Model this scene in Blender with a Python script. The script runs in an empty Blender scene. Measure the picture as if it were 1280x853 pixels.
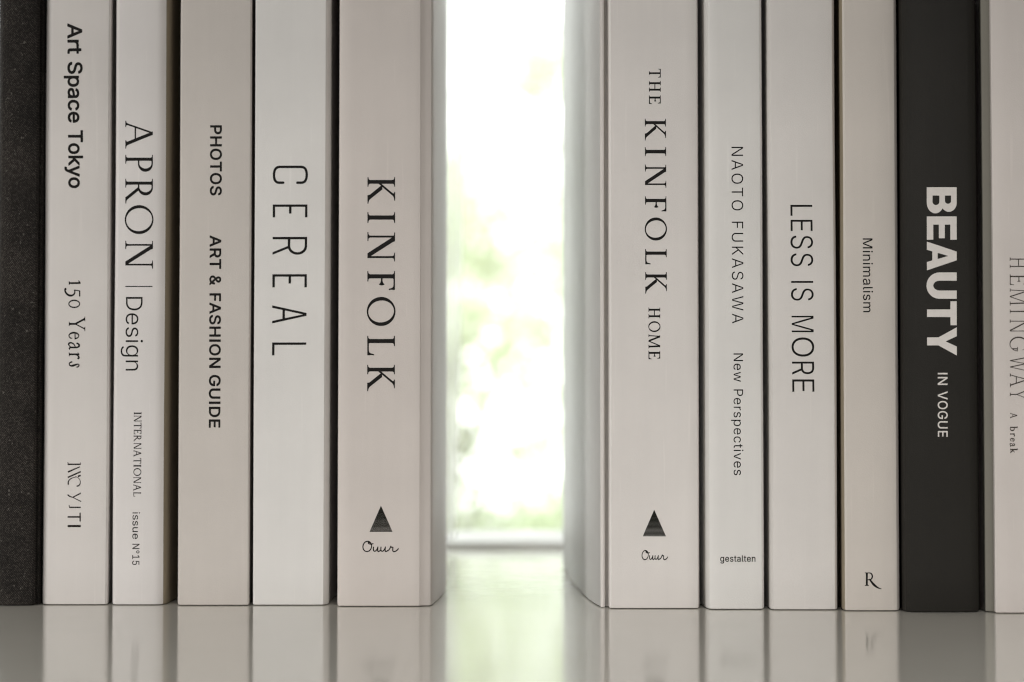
import bpy, bmesh, math, random
from mathutils import Vector, noise

scene = bpy.context.scene
col = scene.collection
random.seed(7)

# ---------------------------------------------------------------- camera
F_PX, DIST, TILT, VPP = 2100.0, 0.583, math.radians(1.6), 515.0   # photo pixels (1280 x 853)
CAM_H = 0.0521
cam_data = bpy.data.cameras.new('camera')
cam = bpy.data.objects.new('camera', cam_data)
col.objects.link(cam)
cam.location = (0, -DIST, CAM_H)
cam.rotation_euler = (math.pi / 2 + TILT, 0, 0)
cam_data.sensor_width = 36
cam_data.lens = 36 * F_PX / 1280
cam_data.shift_y = (VPP - 426.5) / 1280
cam_data.clip_start, cam_data.clip_end = 0.01, 400
cam_data.dof.use_dof = True
cam_data.dof.focus_distance = DIST + 0.001
cam_data.dof.aperture_fstop = 7.0
scene.camera = cam

# ---------------------------------------------------------------- world: bright white daylight beyond the window, dim room on our side
world = bpy.data.worlds.new('World')
scene.world = world
world.use_nodes = True
nt = world.node_tree
bg = nt.nodes['Background']
tc = nt.nodes.new('ShaderNodeTexCoord')
sep = nt.nodes.new('ShaderNodeSeparateXYZ')
nt.links.new(tc.outputs['Generated'], sep.inputs[0])
def maprange(out, a, b, c, d):
    m = nt.nodes.new('ShaderNodeMapRange'); m.interpolation_type = 'SMOOTHSTEP'
    for i, v in zip((1, 2, 3, 4), (a, b, c, d)): m.inputs[i].default_value = v
    nt.links.new(out, m.inputs[0]); return m.outputs[0]
back = maprange(sep.outputs['Y'], 0.45, 0.85, 0, 1)
low = maprange(sep.outputs['Z'], 0.45, 0.75, 1, 0)
mul = nt.nodes.new('ShaderNodeMath'); mul.operation = 'MULTIPLY'
nt.links.new(back, mul.inputs[0]); nt.links.new(low, mul.inputs[1])
mix = nt.nodes.new('ShaderNodeMix'); mix.data_type = 'RGBA'
mix.inputs['A'].default_value = (0.205, 0.196, 0.186, 1)
mix.inputs['B'].default_value = (4.2, 4.25, 4.15, 1)
nt.links.new(mul.outputs[0], mix.inputs['Factor'])
nt.links.new(mix.outputs['Result'], bg.inputs['Color'])
bg.inputs['Strength'].default_value = 1.0

# ---------------------------------------------------------------- room lamp: long and soft, above the front of the shelf
ld = bpy.data.lights.new('room_lamp', 'AREA')
ld.shape = 'RECTANGLE'; ld.size, ld.size_y = 1.8, 0.3
ld.spread = math.radians(48)
ld.energy = 1.62; ld.color = (1.0, 0.972, 0.945)
lamp = bpy.data.objects.new('room_lamp', ld)
col.objects.link(lamp)
lamp.location = (0.1, -1.15, 0.55)
lamp.rotation_euler = (Vector((0.05, -0.16, -0.10)) - lamp.location).to_track_quat('-Z', 'Y').to_euler()

# second soft lamp, off to the left on our side: catches the near edge of the cover facing the gap
sd = bpy.data.lights.new('side_lamp', 'AREA')
sd.shape = 'RECTANGLE'; sd.size, sd.size_y = 0.7, 0.5
sd.spread = math.radians(60)
sd.energy = 3.6; sd.color = (1.0, 0.98, 0.955)
slamp = bpy.data.objects.new('side_lamp', sd)
col.objects.link(slamp)
slamp.location = (-2.5, -1.65, 0.55)
slamp.rotation_euler = (Vector((0.1, 0, -0.05)) - slamp.location).to_track_quat('-Z', 'Y').to_euler()

# added area lamp standing in for open sky, to brighten the garden trees
gd = bpy.data.lights.new('garden_daylight', 'AREA')
gd.shape = 'RECTANGLE'; gd.size, gd.size_y = 8, 5
gd.energy = 590; gd.spread = math.radians(80); gd.color = (1.0, 1.0, 0.97)
glamp = bpy.data.objects.new('garden_daylight', gd)
col.objects.link(glamp)
glamp.location = (0, 1.8, 6.0)
glamp.rotation_euler = (Vector((0, 7.2, 0)) - glamp.location).to_track_quat('-Z', 'Y').to_euler()

scene.view_settings.view_transform = 'Standard'
scene.view_settings.look = 'None'
scene.view_settings.exposure = 0
scene.view_settings.gamma = 1
scene.cycles.filter_width = 1.15
scene.cycles.max_bounces = 12
scene.cycles.transparent_max_bounces = 16

# ---------------------------------------------------------------- helpers
def ray(u, v):
    a, b = (u - 640) / F_PX, -(v - VPP) / F_PX
    s, c = math.sin(TILT), math.cos(TILT)
    return Vector((a, c - b * s, s + b * c))
def on_plane(u, v, y):
    d = ray(u, v); t = (y + DIST) / d.y
    return d.x * t, CAM_H + d.z * t
def floor_y(v):
    d = ray(640, v); t = -CAM_H / d.z
    return d.y * t - DIST
def x_at(u, y):                       # x of photo column u (read half way up) at depth y
    return on_plane(u, 400, y)[0]

def link(name, me, mat, parent=None):
    o = bpy.data.objects.new(name, me)
    col.objects.link(o)
    for m in (mat if isinstance(mat, (list, tuple)) else [mat]): me.materials.append(m)
    if parent: o.parent = parent
    return o
def bm_obj(name, bm, mat, parent=None, smooth=False):
    me = bpy.data.meshes.new(name)
    bm.normal_update(); bm.to_mesh(me); bm.free()
    if smooth:
        for p in me.polygons: p.use_smooth = True
        me.set_sharp_from_angle(angle=math.radians(40))
    return link(name, me, mat, parent)
def tag(o, label=None, cat=None, group=None, kind=None):
    if label: o['label'] = label
    if cat: o['category'] = cat
    if group: o['group'] = group
    if kind: o['kind'] = kind
    return o
def empty(name, loc):
    o = bpy.data.objects.new(name, None); col.objects.link(o); o.location = loc
    o.empty_display_size = 0.02
    return o
def add_box(bm, x0, x1, y0, y1, z0, z1, bevel=0.0):
    vs = [bm.verts.new((x, y, z)) for x in (x0, x1) for y in (y0, y1) for z in (z0, z1)]
    q = [(0, 1, 3, 2), (4, 6, 7, 5), (0, 4, 5, 1), (2, 3, 7, 6), (0, 2, 6, 4), (1, 5, 7, 3)]
    fs = [bm.faces.new([vs[i] for i in f]) for f in q]
    if bevel:
        es = {e for f in fs for e in f.edges}
        bmesh.ops.bevel(bm, geom=list(es), offset=bevel, segments=3, affect='EDGES', profile=0.5)

# ---------------------------------------------------------------- materials
def new_mat(name):
    m = bpy.data.materials.new(name); m.use_nodes = True
    return m, m.node_tree, m.node_tree.nodes['Principled BSDF']
def N(t, kind, **kw):
    n = t.nodes.new(kind)
    for k, v in kw.items(): setattr(n, k, v)
    return n
def paper(name, rgb, rough=0.5, mottle=0.035, bump=0.05, spec=0.35, flecks=0.0):
    """uncoated cover stock: faint cloudy mottling, handling marks, fine fibre tooth"""
    m, t, p = new_mat(name)
    co = N(t, 'ShaderNodeTexCoord')
    n1 = N(t, 'ShaderNodeTexNoise'); n1.inputs['Scale'].default_value = 26; n1.inputs['Detail'].default_value = 6
    t.links.new(co.outputs['Object'], n1.inputs['Vector'])
    mp = N(t, 'ShaderNodeMapping'); mp.inputs['Scale'].default_value = (260, 260, 14)
    t.links.new(co.outputs['Object'], mp.inputs['Vector'])
    n2 = N(t, 'ShaderNodeTexNoise'); n2.inputs['Scale'].default_value = 1.0; n2.inputs['Detail'].default_value = 4
    t.links.new(mp.outputs[0], n2.inputs['Vector'])
    r1 = N(t, 'ShaderNodeMapRange'); r1.inputs[3].default_value = 1 - mottle; r1.inputs[4].default_value = 1 + mottle
    r1.inputs[1].default_value = 0.3; r1.inputs[2].default_value = 0.7
    t.links.new(n1.outputs['Fac'], r1.inputs[0])
    r2 = N(t, 'ShaderNodeMapRange'); r2.inputs[3].default_value = 1 - mottle * .3; r2.inputs[4].default_value = 1 + mottle * .25
    r2.inputs[1].default_value = 0.3; r2.inputs[2].default_value = 0.7
    t.links.new(n2.outputs['Fac'], r2.inputs[0])
    mu = N(t, 'ShaderNodeMath', operation='MULTIPLY')
    t.links.new(r1.outputs[0], mu.inputs[0]); t.links.new(r2.outputs[0], mu.inputs[1])
    # faint upright handling scuffs
    m4 = N(t, 'ShaderNodeMapping'); m4.inputs['Scale'].default_value = (520, 40, 24)
    m4.inputs['Rotation'].default_value = (0, math.radians(2), 0)
    t.links.new(co.outputs['Object'], m4.inputs['Vector'])
    n4 = N(t, 'ShaderNodeTexNoise'); n4.inputs['Scale'].default_value = 1.0; n4.inputs['Detail'].default_value = 2
    t.links.new(m4.outputs[0], n4.inputs['Vector'])
    r4 = N(t, 'ShaderNodeMapRange'); r4.inputs[1].default_value = .66; r4.inputs[2].default_value = .76
    r4.inputs[3].default_value = 1.0; r4.inputs[4].default_value = 1 + mottle * 1.2
    t.links.new(n4.outputs['Fac'], r4.inputs[0])
    m5 = N(t, 'ShaderNodeMath', operation='MULTIPLY')
    t.links.new(mu.outputs[0], m5.inputs[0]); t.links.new(r4.outputs[0], m5.inputs[1]); mu = m5
    vm = N(t, 'ShaderNodeVectorMath', operation='SCALE'); vm.inputs[0].default_value = rgb
    t.links.new(mu.outputs[0], vm.inputs['Scale'])
    t.links.new(vm.outputs[0], p.inputs['Base Color'])
    n3 = N(t, 'ShaderNodeTexNoise'); n3.inputs['Scale'].default_value = 2600; n3.inputs['Detail'].default_value = 3
    t.links.new(co.outputs['Object'], n3.inputs['Vector'])
    ad = N(t, 'ShaderNodeMath', operation='MULTIPLY_ADD'); ad.inputs[1].default_value = 4.0
    t.links.new(n1.outputs['Fac'], ad.inputs[0]); t.links.new(n3.outputs['Fac'], ad.inputs[2])
    b = N(t, 'ShaderNodeBump'); b.inputs['Strength'].default_value = bump; b.inputs['Distance'].default_value = 0.0006
    t.links.new(ad.outputs[0], b.inputs['Height']); t.links.new(b.outputs[0], p.inputs['Normal'])
    p.inputs['Roughness'].default_value = rough; p.inputs['Specular IOR Level'].default_value = spec
    return m
def cloth():
    """dark twill book cloth with pale lint in the weave"""
    m, t, p = new_mat('dark_book_cloth')
    co = N(t, 'ShaderNodeTexCoord')
    mp = N(t, 'ShaderNodeMapping'); mp.inputs['Rotation'].default_value = (0, math.radians(38), 0)
    mp.inputs['Scale'].default_value = (1, 0.001, 1)
    t.links.new(co.outputs['Object'], mp.inputs['Vector'])
    w1 = N(t, 'ShaderNodeTexWave', bands_direction='Z'); w1.inputs['Scale'].default_value = 680
    w1.inputs['Distortion'].default_value = 1.2; w1.inputs['Detail'].default_value = 2; w1.inputs['Detail Scale'].default_value = 3.0
    t.links.new(mp.outputs[0], w1.inputs['Vector'])
    n = N(t, 'ShaderNodeTexNoise'); n.inputs['Scale'].default_value = 1500; n.inputs['Detail'].default_value = 4
    t.links.new(co.outputs['Object'], n.inputs['Vector'])
    n2 = N(t, 'ShaderNodeTexNoise'); n2.inputs['Scale'].default_value = 60; n2.inputs['Detail'].default_value = 5
    t.links.new(co.outputs['Object'], n2.inputs['Vector'])
    h = N(t, 'ShaderNodeMath', operation='MULTIPLY'); t.links.new(w1.outputs['Fac'], h.inputs[0]); t.links.new(n.outputs['Fac'], h.inputs[1])
    cr = N(t, 'ShaderNodeValToRGB')
    e = cr.color_ramp.elements
    e[0].position = 0.12; e[0].color = (0.009, 0.0072, 0.006, 1)
    e[1].position = 0.60; e[1].color = (0.105, 0.093, 0.081, 1)
    k = e.new(0.40); k.color = (0.024, 0.0205, 0.018, 1)
    t.links.new(h.outputs[0], cr.inputs[0])
    r = N(t, 'ShaderNodeMapRange'); r.inputs[1].default_value = .3; r.inputs[2].default_value = .7
    r.inputs[3].default_value = .62; r.inputs[4].default_value = 1.38
    t.links.new(n2.outputs['Fac'], r.inputs[0])
    vm = N(t, 'ShaderNodeVectorMath', operation='SCALE')
    t.links.new(cr.outputs[0], vm.inputs[0]); t.links.new(r.outputs[0], vm.inputs['Scale'])
    n5 = N(t, 'ShaderNodeTexNoise'); n5.inputs['Scale'].default_value = 850; n5.inputs['Detail'].default_value = 1
    t.links.new(co.outputs['Object'], n5.inputs['Vector'])
    r5 = N(t, 'ShaderNodeMapRange'); r5.inputs[1].default_value = .70; r5.inputs[2].default_value = .78
    t.links.new(n5.outputs['Fac'], r5.inputs[0])
    lint = N(t, 'ShaderNodeMix', data_type='RGBA'); lint.inputs['B'].default_value = (.10, .092, .082, 1)
    t.links.new(r5.outputs[0], lint.inputs['Factor']); t.links.new(vm.outputs[0], lint.inputs['A'])
    t.links.new(lint.outputs['Result'], p.inputs['Base Color'])
    b = N(t, 'ShaderNodeBump'); b.inputs['Strength'].default_value = 0.6; b.inputs['Distance'].default_value = 0.0004
    t.links.new(h.outputs[0], b.inputs['Height']); t.links.new(b.outputs[0], p.inputs['Normal'])
    p.inputs['Roughness'].default_value = 0.85; p.inputs['Specular IOR Level'].default_value = 0.25
    return m
def ink(name, rgb, rough=0.5, vary=.2):
    m, t, p = new_mat(name)
    co = N(t, 'ShaderNodeTexCoord')
    n = N(t, 'ShaderNodeTexNoise'); n.inputs['Scale'].default_value = 900; n.inputs['Detail'].default_value = 3
    t.links.new(co.outputs['Object'], n.inputs['Vector'])
    r = N(t, 'ShaderNodeMapRange'); r.inputs[1].default_value = .3; r.inputs[2].default_value = .7
    r.inputs[3].default_value = 1 - vary; r.inputs[4].default_value = 1 + vary
    t.links.new(n.outputs['Fac'], r.inputs[0])
    vm = N(t, 'ShaderNodeVectorMath', operation='SCALE'); vm.inputs[0].default_value = rgb
    t.links.new(r.outputs[0], vm.inputs['Scale']); t.links.new(vm.outputs[0], p.inputs['Base Color'])
    p.inputs['Roughness'].default_value = rough; p.inputs['Specular IOR Level'].default_value = 0.15
    return m
def pages_mat():
    m, t, p = new_mat('page_edges')
    co = N(t, 'ShaderNodeTexCoord')
    mp = N(t, 'ShaderNodeMapping'); mp.inputs['Scale'].default_value = (4200, 3, 3)
    t.links.new(co.outputs['Object'], mp.inputs['Vector'])
    n = N(t, 'ShaderNodeTexNoise'); n.inputs['Scale'].default_value = 1; n.inputs['Detail'].default_value = 2
    t.links.new(mp.outputs[0], n.inputs['Vector'])
    cr = N(t, 'ShaderNodeValToRGB'); e = cr.color_ramp.elements
    e[0].position = .35; e[0].color = (.42, .38, .31, 1); e[1].position = .6; e[1].color = (.72, .69, .62, 1)
    t.links.new(n.outputs['Fac'], cr.inputs[0]); t.links.new(cr.outputs[0], p.inputs['Base Color'])
    p.inputs['Roughness'].default_value = .8
    return m
def shelf_mat():
    m, t, p = new_mat('glossy_white_lacquer')
    co = N(t, 'ShaderNodeTexCoord')
    n = N(t, 'ShaderNodeTexNoise'); n.inputs['Scale'].default_value = 9; n.inputs['Detail'].default_value = 7
    t.links.new(co.outputs['Object'], n.inputs['Vector'])
    r = N(t, 'ShaderNodeMapRange'); r.inputs[3].default_value = .08; r.inputs[4].default_value = .125
    r.inputs[1].default_value = .3; r.inputs[2].default_value = .7
    t.links.new(n.outputs['Fac'], r.inputs[0]); t.links.new(r.outputs[0], p.inputs['Roughness'])
    n2 = N(t, 'ShaderNodeTexNoise'); n2.inputs['Scale'].default_value = 40; n2.inputs['Detail'].default_value = 1
    mq = N(t, 'ShaderNodeMapping'); mq.inputs['Rotation'].default_value = (.5, .7, .4); mq.inputs['Location'].default_value = (.37, .21, .53)
    t.links.new(co.outputs['Object'], mq.inputs['Vector'])
    t.links.new(mq.outputs[0], n2.inputs['Vector'])
    b = N(t, 'ShaderNodeBump'); b.inputs['Strength'].default_value = .02; b.inputs['Distance'].default_value = .001
    t.links.new(n2.outputs['Fac'], b.inputs['Height']); t.links.new(b.outputs[0], p.inputs['Normal'])
    p.inputs['Base Color'].default_value = (.60, .58, .52, 1)
    p.inputs['IOR'].default_value = 1.5
    p.inputs['Specular IOR Level'].default_value = .5
    return m
def simple(name, rgb, rough=.5, spec=.4):
    m, t, p = new_mat(name)
    co = N(t, 'ShaderNodeTexCoord')
    n = N(t, 'ShaderNodeTexNoise'); n.inputs['Scale'].default_value = 40; n.inputs['Detail'].default_value = 5
    t.links.new(co.outputs['Object'], n.inputs['Vector'])
    r = N(t, 'ShaderNodeMapRange'); r.inputs[3].default_value = .94; r.inputs[4].default_value = 1.05
    t.links.new(n.outputs['Fac'], r.inputs[0])
    vm = N(t, 'ShaderNodeVectorMath', operation='SCALE'); vm.inputs[0].default_value = rgb
    t.links.new(r.outputs[0], vm.inputs['Scale']); t.links.new(vm.outputs[0], p.inputs['Base Color'])
    p.inputs['Roughness'].default_value = rough; p.inputs['Specular IOR Level'].default_value = spec
    return m
def leaf_mat(name, refl, trans):
    m, t, p = new_mat(name)
    t.nodes.remove(p)
    out = t.nodes['Material Output']
    inf = N(t, 'ShaderNodeNewGeometry')
    r = N(t, 'ShaderNodeMapRange'); r.inputs[3].default_value = .7; r.inputs[4].default_value = 1.25
    t.links.new(inf.outputs['Random Per Island'], r.inputs[0])
    sh = []
    for rgb, kind in ((refl, 'ShaderNodeBsdfDiffuse'), (trans, 'ShaderNodeBsdfTranslucent')):
        vm = N(t, 'ShaderNodeVectorMath', operation='SCALE'); vm.inputs[0].default_value = rgb
        t.links.new(r.outputs[0], vm.inputs['Scale'])
        s = N(t, kind); t.links.new(vm.outputs[0], s.inputs['Color']); sh.append(s)
    a = N(t, 'ShaderNodeAddShader'); t.links.new(sh[0].outputs[0], a.inputs[0]); t.links.new(sh[1].outputs[0], a.inputs[1])
    t.links.new(a.outputs[0], out.inputs['Surface'])
    return m
def glass_mat():
    m, t, p = new_mat('window_glass'); t.nodes.remove(p)
    out = t.nodes['Material Output']
    tr = N(t, 'ShaderNodeBsdfTransparent'); tr.inputs[0].default_value = (.97, .985, .975, 1)
    gl = N(t, 'ShaderNodeBsdfGlossy'); gl.inputs['Roughness'].default_value = .02
    fr = N(t, 'ShaderNodeFresnel'); fr.inputs[0].default_value = 1.45
    mx = N(t, 'ShaderNodeMixShader')
    t.links.new(fr.outputs[0], mx.inputs[0]); t.links.new(tr.outputs[0], mx.inputs[1]); t.links.new(gl.outputs[0], mx.inputs[2])
    t.links.new(mx.outputs[0], out.inputs['Surface'])
    return m
def sheer_mat():
    m, t, p = new_mat('sheer_white_voile'); t.nodes.remove(p)
    out = t.nodes['Material Output']
    a = N(t, 'ShaderNodeBsdfDiffuse'); a.inputs[0].default_value = (.14, .14, .14, 1)
    b = N(t, 'ShaderNodeBsdfTranslucent'); b.inputs[0].default_value = (.84, .84, .82, 1)
    c = N(t, 'ShaderNodeBsdfTransparent')
    s = N(t, 'ShaderNodeAddShader'); t.links.new(a.outputs[0], s.inputs[0]); t.links.new(b.outputs[0], s.inputs[1])
    co = N(t, 'ShaderNodeTexCoord')
    n = N(t, 'ShaderNodeTexNoise'); n.inputs['Scale'].default_value = 1500
    t.links.new(co.outputs['Object'], n.inputs['Vector'])
    r = N(t, 'ShaderNodeMapRange'); r.inputs[3].default_value = .45; r.inputs[4].default_value = .8
    t.links.new(n.outputs['Fac'], r.inputs[0])
    mx = N(t, 'ShaderNodeMixShader')
    t.links.new(r.outputs[0], mx.inputs[0]); t.links.new(s.outputs[0], mx.inputs[1]); t.links.new(c.outputs[0], mx.inputs[2])
    t.links.new(mx.outputs[0], out.inputs['Surface'])
    return m

PAGES = pages_mat()
INK = ink('black_ink', (.007, .006, .005))
INK_BROWN = ink('brown_black_ink', (.014, .010, .008))
INK_GREY = ink('grey_ink', (.055, .045, .037))
INK_GREEN = ink('green_black_ink', (.013, .013, .009))
INK_PALE = ink('pale_ink', (.72, .685, .65), .5, .025)
BOARD = paper('pale_grey_board', (.60, .595, .58), .45, .03)
HINGE = simple('grey_hinge_cloth', (.215, .205, .175), .8, .2)  # shade on the left-facing facet, painted as a darker grey
TAN = simple('tan_cover_turn', (.29, .245, .175), .6)  # bounced light and colour fringing in the gaps, put into the edge colour

# ---------------------------------------------------------------- shelf
bm = bmesh.new(); add_box(bm, -0.85, 0.85, -0.27, 0.4025, -0.03, 0.0, 0.0015)
tag(bm_obj('shelf', bm, shelf_mat()), kind='structure')

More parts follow.
